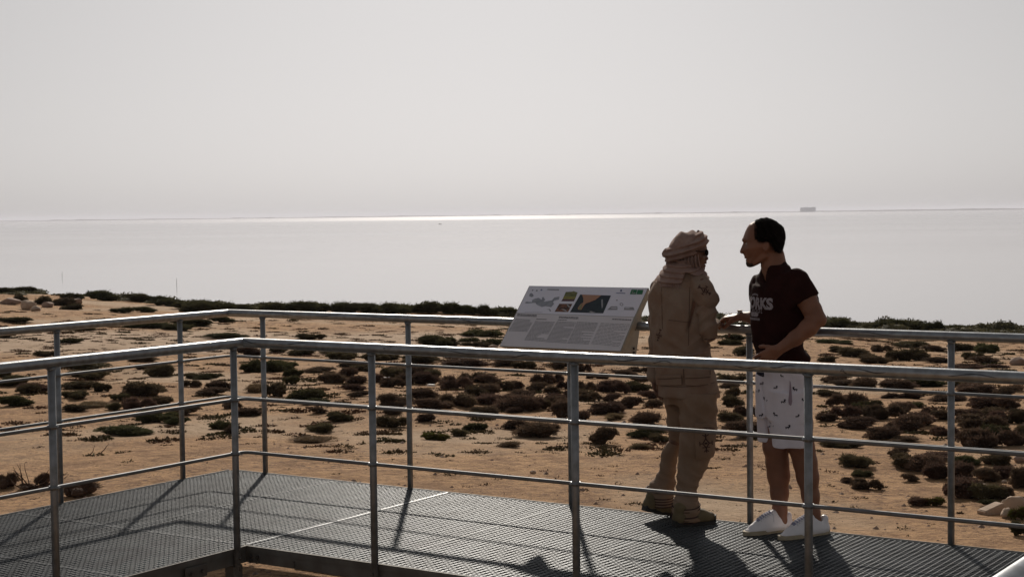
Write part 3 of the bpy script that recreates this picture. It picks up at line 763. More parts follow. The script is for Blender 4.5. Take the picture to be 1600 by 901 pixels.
class Frame:
    """figure frame: x to the right of the view line, y away from the camera, z up, origin on the deck"""
    def __init__(s, bx, by):
        s.B = Vector((bx, by, 0)); a = math.atan2(bx, by); s.a = a; s.r = Vector((math.cos(a), -math.sin(a), 0)); s.d = Vector((math.sin(a), math.cos(a), 0))
    def P(s, px, py, dd=0.0):
        r = ray(px, py); t = (s.B.dot(s.d) + dd) / r.dot(s.d); p = Vector((0, 0, CAM_H)) + r * t - s.B
        return (p.dot(s.r), dd, p.z)
    def PR(s, px, py, dd, r): return (*s.P(px, py, dd), r)
    def empty(s, name): return empty(name, s.B, -s.a)
    def floor_dd(s, px, py):
        p = onz(px, py, 0) - s.B; return p.dot(s.d)
def V3(*a): return np.array(a, float)
def nrm(v): v = np.array(v, float); return v / (np.linalg.norm(v) + 1e-9)
def hand(vol, wrist, fwd, up, side, curls=(.5, .55, .6, .7), thumb=(.6, .3), L=.185, spread=.06, nails=None):
    """wrist point; fwd = towards knuckles; up = back of the hand; side = thumb side. curls in radians per joint"""
    w = V3(*wrist); f = nrm(fwd); s_ = nrm(np.array(side) - f * np.dot(side, f)); u = nrm(np.cross(s_, f)) 
    if np.dot(u, up) < 0: u = -u
    k = L / .185; ends = []
    pl = .088 * k
    kn = []
    for i, (o, ln) in enumerate(((.033, 1.0), (.011, 1.03), (-.011, .98), (-.031, .90))):
        kn.append(w + f * pl * ln + s_ * o * k - u * .003 * abs(i - 1))
        vol.cap(w + s_ * o * .5 * k + f * .012, kn[-1], .0145 * k, .0118 * k, k=.012)
    segs = ((.040, .024, .019), (.044, .028, .020), (.041, .026, .020), (.032, .020, .018))
    for i in range(4):
        p = kn[i]; d = nrm(f + s_ * spread * (1.5 - i)); c = curls[i]; r = (.0098, .010, .0096, .0086)[i] * k; dn = -u
        for j, sg in enumerate(segs[i]):
            ang = c * (.75, 1.25, .8)[j]; ax = np.cross(d, dn); 
            d2 = nrm(d * math.cos(ang) + nrm(dn - d * np.dot(dn, d)) * math.sin(ang)); dn = nrm(np.cross(nrm(np.cross(d, dn)), d2)); d = d2
            q = p + d * sg * k; vol.cap(p, q, r, r * .88, k=.0035); p = q; r *= .88
        ends.append(p)
    # thumb leaves the side of the palm near its base
    b = w + f * .026 * k + s_ * .020 * k; d = nrm(f * .55 + s_ * .75 - u * .35)
    vol.cap(w + f * .014 * k + s_ * .012 * k, b + d * .030 * k, .0165 * k, .0125 * k, k=.012); p = b + d * .030 * k
    for j, sg in enumerate((.030, .024)):
        d = nrm(d + f * thumb[0] * .6 - s_ * thumb[0] * .25 - u * thumb[1] * .5); q = p + d * sg * k; vol.cap(p, q, .0112 * k, .0098 * k, k=.004); p = q
    ends.append(p)
    return ends
def plane_uvec(yaw):
    return V3(math.cos(yaw), math.sin(yaw), 0)
def project_on(bvh, mb, o, ax, az, n, tris, off=.0015):
    """drop flat shapes (list of polygons in (a,b) metres) onto a mesh along -n"""
    for poly in tris:
        pts = []
        for a, b in poly:
            p = Vector(o) + Vector(ax) * a + Vector(az) * b + Vector(n) * .25
            hit = bvh.ray_cast(p, -Vector(n), .6)
            if hit[0] is None: pts = None; break
            pts.append(hit[0] + Vector(n) * off)
        if pts: mb.poly(pts)
def bvh_of(o):
    me = o.data; return BVHTree.FromPolygons([v.co.copy() for v in me.vertices], [tuple(p.vertices) for p in me.polygons])
def text_polys(body, size, bold=.0, sx=1.0, spacing=1.0):
    cu = bpy.data.curves.new('lettering', 'FONT'); cu.body = body; cu.size = size; cu.offset = bold; cu.align_x = 'CENTER'; cu.space_character = spacing; cu.resolution_u = 3
    ob = bpy.data.objects.new('lettering', cu); COL.objects.link(ob); bpy.context.view_layer.update()
    me = ob.to_mesh(); bm = bmesh.new(); bm.from_mesh(me); bmesh.ops.triangulate(bm, faces=bm.faces)
    bmesh.ops.subdivide_edges(bm, edges=[e for e in bm.edges if e.calc_length() > .012], cuts=2, use_grid_fill=False); bmesh.ops.triangulate(bm, faces=bm.faces)
    out = [[(v.co.x * sx, v.co.y) for v in f.verts] for f in bm.faces]; bm.free(); ob.to_mesh_clear(); bpy.data.objects.remove(ob); bpy.data.curves.remove(cu)
    return out

# ================================================================ the man in the brown T-shirt
def build_man():
    F = Frame(1.52, 8.92); P, PR = F.P, F.PR
    t = F.empty('person'); tag(t, 'bareheaded man in dark brown T-shirt and white patterned shorts facing left', 'person')
    YAW = 60.0                                   # shoulders run towards the lens on the right
    def T(py, px, a, b, dd=0.0, yaw=-YAW): x, y, z = P(px, py, dd); return (z, x, y, a, b, yaw)
    h = .0042
    body = Vol((-.42, -.42, -.03), (.42, .62, 1.86), h)
    # torso and pelvis under the clothes
    body.loft([T(600, 1222, .165, .115), T(566, 1221, .160, .112), T(530, 1214, .148, .098), T(490, 1213, .158, .100), T(455, 1216, .165, .092), T(430, 1213, .12, .070), T(420, 1211, .07, .055)], k=.03)
    # neck
    body.chain([PR(1211, 428, 0, .060), PR(1207, 412, 0, .0565), PR(1206, 396, 0, .058)], k=.03)
    body.cap(P(1219, 430, .0), P(1213, 400, 0), .045, .040, k=.03)
    # head from its profile
    prof = [(1171, 350), (1167.5, 355), (1164.6, 361), (1162.3, 367), (1160.8, 372), (1160.2, 375.6), (1161.8, 378.6), (1160.2, 382), (1158.0, 387), (1156.0, 391.5), (1155.9, 394.8), (1158.5, 396.3), (1161.6, 396.4), (1162.2, 399.2), (1163.9, 401.4), (1164.2, 403.2), (1166.2, 404.3), (1164.9, 406.2), (1166.0, 409.2), (1166.2, 412.2), (1167.6, 415.2), (1170.6, 416.8), (1175, 416.2), (1181, 413.5), (1188, 410.5), (1196, 405), (1206, 402), (1216, 398), (1220, 392), (1223.5, 383), (1225, 372), (1223.6, 361), (1219, 352), (1211, 345.5), (1201, 342.3), (1190, 342.6), (1180, 345)]
    pts = [(P(x, y)[0], P(x, y)[2]) for x, y in prof]
    xf = P(1156, 390)[0]; xe = P(1196, 383)[0]; zch = P(1168, 415)[2]; ztop = P(1195, 342)[2]; zno = P(1157, 394)[2]
    def wf(X, Z):
        a = np.clip((X - xf) / .045, 0, 1); w = .30 + .70 * a ** .8
        jaw = np.clip((Z - zch) / .10, 0, 1); w2 = .74 + .26 * jaw
        nose = np.exp(-((X - xf) / .016) ** 2) * np.exp(-((Z - zno - .01) / .022) ** 2)
        return w * w2 * (1 - .25 * nose)
    body.inflate(pts, .080, .078, k=.006, wfun=wf)
    body.cap(P(1161.5, 375, -.022), P(1163.0, 374, .022), .008, k=.012)              # brow ridge
    for sd in (-1, 1):
        body.ell(P(1166.5, 380.5, sd * .036), (.010, .013, .008), k=.010, op='cut')    # eye sockets
        body.ell(P(1167.6, 380.5, sd * .033), (.009, .012, .0085), k=.003)
        body.ell(P(1159.6, 393.6, sd * .011), (.010, .008, .008), k=.006)              # nostril wings
        body.cap(P(1172, 389, sd * .048), P(1184, 384, sd * .066), .012, .010, k=.02)  # cheekbones
        e = P(1197.5, 385.0, sd * .083)
        R = Matrix.Rotation(.22, 3, 'Y')
        body.ell(e, (.018, .008, .031), R=R, k=.006)
        body.ell((e[0] - .003, e[1] + sd * .009, e[2] + .003), (.009, .006, .017), R=R, k=.004, op='cut')
        body.cap(P(1196, 394, sd * .074), P(1198, 391.5, sd * .078), .006, k=.005)
        body.cap(P(1197, 400, sd * .058), P(1180, 411, sd * .040), .014, .012, k=.02)   # jaw line
    body.cap(P(1163.8, 402.6, -.02), P(1163.8, 402.6, .02), .0040, k=.004); body.cap(P(1166.4, 406.3, -.018), P(1166.4, 406.3, .018), .0042, k=.004)
    # near (left) arm: hand pushed to the waist
    sh = P(1245, 440, -.155); el = P(1276.5, 498, -.20); wrist = P(1217, 546, -.245)
    body.chain([(*sh, .062), (*P(1259, 466, -.175), .056), (*P(1269, 484, -.19), .050), (*el, .045)], k=.02)
    body.chain([(*el, .043), (*P(1263, 512, -.215), .047), (*P(1243, 528, -.235), .039), (*wrist, .029)], k=.02)
    body.cap(P(1283, 500, -.197), el, .026, .030, k=.02)
    hand(body, wrist, V3(*P(1196, 560, -.225)) - V3(*wrist), (-.3, -.9, .2), (-.5, 0, .8), curls=(.42, .48, .5, .55), thumb=(.5, .3), L=.19)
    # far (right) arm: forearm raised to gesture
    sh2 = P(1189, 446, .165); el2 = P(1196, 503, .24); w2 = P(1159.5, 494.5, .33)
    body.chain([(*sh2, .058), (*P(1192, 475, .20), .052), (*el2, .044)], k=.02)
    body.chain([(*el2, .043), (*P(1180, 497, .28), .041), (*w2, .026)], k=.02)
    ends = hand(body, w2, V3(*P(1138, 495, .36)) - V3(*w2), (-.1, -.2, 1), (-.25, -.95, -.2), curls=(.75, .82, .86, .9), thumb=(.7, .75), L=.20)
    # legs and feet
    dR = F.floor_dd(1219, 829); dL = F.floor_dd(1274, 834)
    body.chain([(*P(1207, 600, .08), .070), (*P(1209, 660, (.10 + dR) / 2), .076), (*P(1213, 700, dR * .75), .062), (*P(1214.5, 722, dR * .9), .060), (*P(1216.5, 742, dR), .0585), (*P(1218, 770, dR), .047), (*P(1218.5, 796, dR), .0365), (*P(1219, 815, dR), .040)], k=.03)
    body.chain([(*P(1236, 600, -.05), .072), (*P(1246, 660, (-.08 + dL) / 2), .080), (*P(1253, 700, dL * .8), .066), (*P(1258, 722, dL * .9), .062), (*P(1262, 745, dL), .0575), (*P(1266.5, 775, dL), .045), (*P(1270, 802, dL), .0375), (*P(1272, 820, dL), .040)], k=.03)
    body.ell(P(1208, 697, dR * .75 - .01), (.055, .05, .055), k=.03)
    for (px, py, dd, tx, ty) in ((1219, 818, dR, 1185, 830), (1272, 824, dL, 1240, 836)):
        tdd = F.floor_dd(tx, ty + 3); a = V3(*P(px, py, dd)); b = V3(*P(tx, ty, tdd)); b[2] = .045; b[2] = .035; a[2] = .045; b = a + (b - a) * .8; body.cap(a, b, .034, .020, k=.03)
    bo = body.build('body', 'skin_man', t, 2)
    # T-shirt
    s = Vol((-.40, -.40, .90), (.42, .42, 1.62), .005)
    SHT = [T(567, 1222, .176, .128), T(558, 1223, .176, .128), T(545, 1219, .164, .118), T(522, 1214, .158, .108), T(495, 1213, .168, .110), T(470, 1214, .180, .110), T(452, 1216.5, .184, .102), T(438, 1217, .165, .086), T(428, 1215.5, .125, .074), T(420, 1214, .092, .066), T(415, 1213, .080, .062)]
    s.loft(SHT, k=.02, off=.004)
    s.chain([(*sh, .071), (*P(1252, 455, -.168), .070), (*P(1260, 470, -.180), .070), (*P(1265, 480, -.186), .070)], k=.035); s.loft([T(530, 1214, .148, .098), T(490, 1213, .158, .100), T(455, 1216, .165, .092), T(430, 1213, .12, .070), T(420, 1211, .07, .055)], k=.035, off=.010)
    s.chain([(*sh2, .068), (*P(1191, 462, .185), .066), (*P(1193, 482, .21), .064)], k=.035)
    s.cap(P(1215, 426, 0), P(1217.5, 417, 0), .058, .050, k=.02)
    # cut neck opening, V front; sleeve ends
    s.chain([(*P(1195.5, 440, -.075), .008), (*P(1200, 431, -.045), .026), (*P(1204, 420, -.015), .050), (*P(1205, 404, 0), .070), (*P(1203, 392, 0), .085)], k=.005, op='cut')
    ea = nrm(V3(*P(1276.5, 498, -.20)) - V3(*P(1251, 454, -.168))); s.box(V3(*P(1258.8, 469.5, -.181)) + ea * .062, (.078, .078, .06), R=np.array(Matrix((Vector(ea).orthogonal().normalized(), Vector(ea).cross(Vector(ea).orthogonal().normalized()), Vector(ea))).transposed()), rd=.002, k=.004, op='cut')
    # folds: gathered drag lines at the arm pit and belly
    lo, hi = s.lo, s.lo + s.h * (np.array(s.D.shape) - 1)
    s.cap(P(1246, 480, -.10), P(1244, 505, -.10), .055, .05, k=.03)
    s.put(lambda x, y, z: .0042 * wr(x, y, z, 1.5, 1.0) + .0022 * wr(x, y, z, 4.2, 2.0), lo, hi, op='disp')
    zf = P(1185, 445)[2]
    s.put(lambda x, y, z: .006 * np.sin(160 * (x + .10 * (z - zf) + .3 * y)) * np.exp(-((x - P(1186, 447)[0]) / .035) ** 2) * np.exp(-((z - zf) / .055) ** 2), lo, hi, op='disp')
    s.put(lambda x, y, z: .005 * np.sin(70 * (z + .55 * x)) * np.exp(-((z - P(1250, 552)[2]) / .06) ** 2), lo, hi, op='disp')
    shirt = s.build('shirt', 'shirt', t, 2)
    bv = bvh_of(shirt)
    # lettering across the chest
    nrmv = Vector((-math.sin(math.radians(YAW)), -math.cos(math.radians(YAW)), 0)); ax = Vector((math.cos(math.radians(YAW)), -math.sin(math.radians(YAW)), 0)); az = Vector((0, 0, 1))
    def put_text(name, polys, a0, zpx, m='shirt_print'):
        o = Vector((P(1213, 470)[0], 0, P(1185, zpx)[2])) + ax * a0; mb = MB(); project_on(bv, mb, o, ax, az, nrmv, polys)
        if mb.f: mb.build(name, MATS[m], shirt)
    put_text('lettering', text_polys('WORKS', .082, .0042, 1.12, 1.0), -.035, 480.2)
    put_text('lettering', text_polys('SCHOOL', .034, .0006, .9, 1.6), -.035, 487.5)
    pill = []
    for i in range(12):
        for j in range(4):
            a0, a1 = -.045 + .0075 * i, -.045 + .0075 * (i + 1); b0, b1 = -.0115 + .006 * j, -.0115 + .006 * (j + 1)
            if (i in (0, 11)) and j in (0, 3): continue
            pill.append([(a0, b0), (a1, b0), (a1, b1), (a0, b1)])
    put_text('print_badge', pill, -.035, 490.4)
    dl = []; rn = random.Random(4); a = -.095
    while a < .065:
        w = .005 + .006 * rn.random(); dl.append([(a, -.006), (a + w, -.006), (a + w, .007), (a, .007)]); a += w + .003
    put_text('print_line', dl, -.04, 497.5)
    dl = []; a = -.06
    while a < .03:
        w = .006 + .006 * rn.random(); z0 = .012 - 3.0 * (a + .015) ** 2; dl.append([(a, z0 - .005), (a + w, z0 - .005), (a + w, z0 + .005), (a, z0 + .005)]); a += w + .004
    put_text('print_line', dl, -.035, 462.5)
    # shorts
    s = Vol((-.36, -.36, .42), (.36, .40, 1.02), .005)
    s.loft([T(652, 1223, .175, .125, yaw=-50), T(620, 1224, .178, .130, yaw=-50), T(595, 1225, .176, .132, yaw=-52), T(565, 1223, .168, .122), T(553, 1222, .160, .115)], k=.03)
    s.loft([T(697, 1234.5, .100, .105, -.055 + .0, 0), T(660, 1234, .102, .110, -.065, 0), T(610, 1232, .105, .12, -.06, 0)], k=.025)
    s.loft([T(689, 1206, .083, .095, .10, 0), T(655, 1208, .090, .10, .095, 0), T(610, 1210, .095, .11, .07, 0)], k=.02)
    s.put(lambda x, y, z: .0036 * wr(x, y, z, 1.4, 5.0) + .002 * wr(x, y, z, 3.6, 4.0), s.lo, s.lo + s.h * (np.array(s.D.shape) - 1), op='disp')
    a_ = V3(*P(1206, 625, -.10)); 
    s.put(lambda x, y, z: .012 * np.exp(-((x - (P(1190, 600)[0] + (P(1203, 690)[0] - P(1190, 600)[0]) * (P(1190, 600)[2] - z) / (P(1190, 600)[2] - P(1203, 690)[2]))) / .008) ** 2) * (y < 0.05), s.lo, s.lo + s.h * (np.array(s.D.shape) - 1), op='disp')
    # open legs
    s.ell(P(1235, 700, -.055), (.088, .092, .05), k=.004, op='cut'); s.ell(P(1206, 692, .10), (.072, .082, .045), k=.004, op='cut')
    shorts = s.build('shorts', 'shorts', t, 2)
    bs = bvh_of(shorts)
    moose = [(-.5, .05), (-.42, .16), (-.25, .15), (.10, .20), (.22, .22), (.26, .42), (.12, .52), (.16, .62), (.30, .56), (.36, .70), (.46, .60), (.58, .66), (.55, .48), (.66, .40), (.56, .30), (.44, .24), (.50, .12), (.58, .06), (.52, -.02), (.40, .02), (.30, .02), (.24, -.08), (.26, -.30), (.17, -.30), (.14, -.08), (-.18, -.08), (-.26, -.16), (-.26, -.32), (-.36, -.32), (-.38, -.12), (-.46, -.06)]
    tri = tessellate_polygon([[Vector((a, b, 0)) for a, b in moose]])
    nv = Vector((0, -1, 0))
    for ex, ey, sc, fl in ((1189.5, 601, 1, 1), (1211.5, 604.5, 1, 1), (1242.5, 606.5, 1.2, -1), (1183.5, 613.5, .9, 1), (1196, 625, 1.05, -1), (1223.5, 625, 1.2, 1), (1256, 623.5, .95, -1), (1188.5, 650.5, 1.05, 1), (1212, 646.5, 1.1, -1), (1245.5, 647.8, .95, 1), (1206, 664, 1.0, -1), (1230.5, 665, 1.25, 1), (1259, 663.5, 1.0, 1), (1201, 670.5, .6, 1), (1262, 590, 1.0, 1), (1222, 586, .8, -1)):
        o = Vector(P(ex, ey, -.10)); mb = MB(); k = .021 * sc
        project_on(bs, mb, o, Vector((fl, 0, 0)), az, nv, [[(moose[i][0] * k, moose[i][1] * k) for i in tt] for tt in tri], off=.0018)
        if mb.f: mb.build('emblem', MATS['emblem'], shorts)
    o = Vector(P(1234.5, 612, -.10)); mb = MB(); pk = [(-.001, .072), (.003, .06), (.009, .0), (.011, -.045), (.005, -.066), (-.007, -.060), (-.010, -.04), (-.006, .0)]
    tr = tessellate_polygon([[Vector((a, b, 0)) for a, b in pk]]); project_on(bs, mb, o, Vector((1, 0, 0)), az, nv, [[(pk[i][0] * 1.0, pk[i][1] * 1.0) for i in tt] for tt in tr], off=.002); mb.build('side_pocket', MATS['pocket_lining'], shorts)
    # dark knot of the drawstring at the waist
    v = Vol(V3(*P(1189, 584, -.15)) - .04, V3(*P(1189, 584, -.15)) + .04, .003); c = P(1189, 583, -.13); v.ell(c, (.014, .012, .009)); v.cap(c, P(1193, 588, -.135), .006, .003); v.cap(c, P(1183, 582.5, -.12), .006, .004); v.build('drawstring', 'emblem', shorts)
    # hair
    s = Vol((-.20, -.14, 1.45), (.18, .14, 1.86), .0036)
    hp = [(1176.5, 348.5), (1182.5, 343.8), (1190, 341.3), (1197, 340.6), (1204, 342.2), (1212, 346), (1218, 350.5), (1223, 355), (1226, 361), (1227, 368), (1226.4, 376), (1224.5, 384), (1222.5, 391), (1219.5, 395.5), (1215.5, 395), (1210, 391), (1205.5, 386), (1203.5, 378), (1202.5, 373.5), (1198, 373), (1192, 376), (1186.5, 378.5), (1182, 377), (1180, 371), (1180, 363), (1181.5, 355), (1181, 350)]
    s.inflate([(P(x, y)[0], P(x, y)[2]) for x, y in hp], .0905, .024, k=.003)
    s.put(lambda x, y, z: .0030 * np.sin(150 * x + 60 * z + 9 * np.sin(40 * y)) + .0012 * wr(x, y, z, 7, 1) + .001 * wr(x, y, z, 17, 2), s.lo, s.lo + s.h * (np.array(s.D.shape) - 1), op='disp')
    hair = s.build('hair', 'hair', t, 1)
    mb = MB(); rn = random.Random(8)
    for i in range(1500):
        a = rn.random(); hx, hy = hp[int(1 + a * 12)]; hx2, hy2 = hp[int(1 + a * 12) + 1]; f = rn.random(); q = Vector(P(hx + (hx2 - hx) * f, hy + (hy2 - hy) * f, rn.uniform(-.055, .055)))
        c = Vector(P(1200, 372, q.y)); out = (q - c).normalized(); d = (out * .6 + Vector((.5, rn.uniform(-.3, .3), rn.uniform(-.1, .5)))).normalized(); L = rn.uniform(.008, .024); sd = Vector((0, 1, 0)) * .0011
        q -= out * .006; mb.poly([q - sd, q + sd, q + d * L + Vector((0, 0, .002))])
    for i in range(1300):
        e = [(1181, 350), (1180, 362), (1181, 372), (1187, 377), (1196, 374), (1203, 377), (1206, 387), (1214, 394)]; k = rn.random() * (len(e) - 1); j = int(k); f = k - j
        x = e[j][0] + (e[j + 1][0] - e[j][0]) * f + rn.uniform(-2, 9); y = e[j][1] + (e[j + 1][1] - e[j][1]) * f + rn.uniform(-4, 1)
        q = Vector(P(x, y, -.089 + rn.uniform(0, .008))); d = Vector((rn.uniform(-.5, .7), -.25, rn.uniform(-1, -.2))).normalized(); L = rn.uniform(.008, .020)
        sd = Vector((1, 0, .3)) * .0009; mb.poly([q - sd, q + sd, q + d * L])
    tag(mb.build('loose_strands', MATS['hair'], hair), kind='stuff')
    # stubble beard, brows, eyes
    v = Vol((-.22, -.10, 1.42), (.05, .10, 1.66), .0036)
    bp = [(1165.0, 407.2), (1165.4, 412.5), (1167, 416), (1170.6, 417.7), (1176, 417.0), (1184, 413.5), (1191, 409.5), (1195, 403), (1195.5, 392), (1193.5, 392), (1191, 400), (1183, 405.5), (1175, 406), (1170, 408.6)]
    v.inflate([(P(x, y)[0], P(x, y)[2]) for x, y in bp], .066, .03, k=.004, wfun=wf); v.build('beard', 'beard', t, 1)
    v = Vol((-.20, -.07, 1.55), (-.05, .07, 1.72), .0028)
    for sd in (-1, 1): v.chain([(*P(1162.0, 375.0, sd * .020), .0042), (*P(1164.5, 373.0, sd * .034), .0048), (*P(1171, 374.5, sd * .052), .0030)], k=.004)
    v.build('eyebrows', 'hair', t, 1)
    for sd in (-1, 1):
        v = Vol(V3(*P(1166.8, 380.5, sd * .034)) - .02, V3(*P(1166.8, 380.5, sd * .034)) + .02, .002); v.ell(P(1166.6, 380.6, sd * .036), (.007, .010, .0045), k=.001); v.build('eye', 'eye', t, 1)
    # watch on the far wrist
    wv = nrm(V3(*P(1138, 495, .36)) - V3(*w2)); c = V3(*P(1156.5, 494.6, .335)); a1 = nrm(np.cross(wv, (0, 0, 1))); a2 = np.cross(a1, wv)
    mb = MB(); nseg = 20
    for i in range(nseg):
        for r, sgn in ((.034, 1),):
            t0, t1 = 2 * PI * i / nseg, 2 * PI * (i + .9) / nseg
            q = [Vector(c + wv * o + (a1 * math.cos(tt) * .95 + a2 * math.sin(tt)) * rr) for tt in (t0, t1) for o in (-.007, .007) for rr in (.0295, .0325)]
            b = len(mb.v); mb.v += [tuple(x) for x in q]
            for f in ((0, 1, 3, 2), (4, 6, 7, 5), (0, 4, 5, 1), (2, 3, 7, 6), (0, 2, 6, 4), (1, 5, 7, 3)): mb.f.append([b + k for k in f])
    st = mb.build('watch_strap', MATS['watch'], t, recalc=True)
    cc = Vector(c + a2 * .034); MB().tube([cc - Vector(a2) * .004, cc + Vector(a2) * .005], .015, 16).build('watch_dial', MATS['watch'], st)
    # shoes
    def shoe(hx, hy, tx, ty, ax_, ay_):
        a = V3(*P(hx, hy, F.floor_dd(hx, hy))); b = V3(*P(tx, ty, F.floor_dd(tx, ty))); a[2] = b[2] = 0
        f = nrm(b - a); s_ = V3(-f[1], f[0], 0); L = float(np.linalg.norm(b - a))
        def Q(l, w, z): return a + f * L * l + s_ * w + V3(0, 0, z)
        e = empty('shoe'); e.parent = t
        lo = np.minimum(a, b) - .08; hi = np.maximum(a, b) + .08; lo[2] = -.01; hi[2] = .20
        v = Vol(lo, hi, .0034)
        def outline(l): return np.interp(l, [0, .08, .3, .5, .7, .85, .95, 1.0], [.022, .034, .036, .038, .046, .043, .030, .010])
        for l0, l1 in zip(np.linspace(.08, .90, 9)[:-1], np.linspace(.08, .90, 9)[1:]):
            def hh(l): return np.interp(l, [.08, .25, .45, .6, .75, .9], [.052, .054, .060, .048, .034, .026])
            for w in (-1, 1):
                v.cap(Q(l0, w * .012, hh(l0) * .62), Q(l1, w * .012, hh(l1) * .62), min(outline(l0) - .008, hh(l0) * .60), min(outline(l1) - .008, hh(l1) * .60), k=.02)
        v.cap(Q(.10, 0, .045), Q(.07, 0, .082), .030, .024, k=.02)        # heel counter
        v.cap(Q(.24, 0, .066), Q(.46, 0, .075), .037, .033, k=.02)          # collar
        v.cap(Q(.38, 0, .098), Q(.70, 0, .050), .027, .022, k=.015); v.cap(Q(.55, 0, .070), Q(.80, 0, .034), .030, .024, k=.02)        # lacing ridge
        v.cap(Q(.30, 0, .118), Q(.44, 0, .090), .012, .020, k=.012)
        v.chain([(*Q(.20, 0, .118), .030), (*Q(.22, 0, .085), .030)], k=.006, op='cut')
        v.box(Q(.5, 0, -.04), (L, L, .052), k=.002, op='cut')
        up = v.build('upper', 'shoe_white', e, 1)
        n = 26; ring = []
        for i in range(n + 1):
            l = .5 - .5 * math.cos(PI * i / n); ring.append((l, outline(max(.0, min(1, l)))))
        loop = [Q(l, w, 0) for l, w in ring] + [Q(l, -w, 0) for l, w in ring[::-1]]
        MB().prism([Vector(p) + Vector((0, 0, .001)) for p in loop], Vector((0, 0, .022))).build('sole', MATS['shoe_sole'], e, recalc=True)
        bv2 = bvh_of(up); mb = MB(); lc = MB()
        def top(l, w, off=.002):
            p = Vector(Q(l, w, .25)); hit = bv2.ray_cast(p, Vector((0, 0, -1)), .3); return (hit[0] + Vector((0, 0, off))) if hit[0] is not None else None
        for i in range(6):
            l0, l1 = .44 + .05 * i, .44 + .05 * (i + 1)
            for w0, w1 in ((-.018, -.006), (-.006, .006), (.006, .018)):
                q = [top(l0, w0), top(l1, w0), top(l1, w1), top(l0, w1)]
                if all(x is not None for x in q): mb.poly(q)
        if mb.f: mb.build('tongue', MATS['shoe_tongue'], e)
        for i in range(6):
            l = .45 + .045 * i; q = [top(l, -.026, .003), top(l + .01, -.012, .005), top(l + .012, .0, .006), top(l + .01, .012, .005), top(l, .026, .003)]
            if all(x is not None for x in q): MB().tube(q, .0028, 6).build('lace', MATS['lace'], e, smooth=True)
        q = [top(.46, 0, .01), top(.43, .02, .016), top(.45, .04, .004)]
        if all(x is not None for x in q): MB().tube(q, .0024, 6).build('lace', MATS['lace'], e, smooth=True)
        return e
    shoe(1236, 827, 1162, 836, 0, 0); shoe(1293, 832, 1217, 843, 0, 0)
    return t
MAN = build_man()
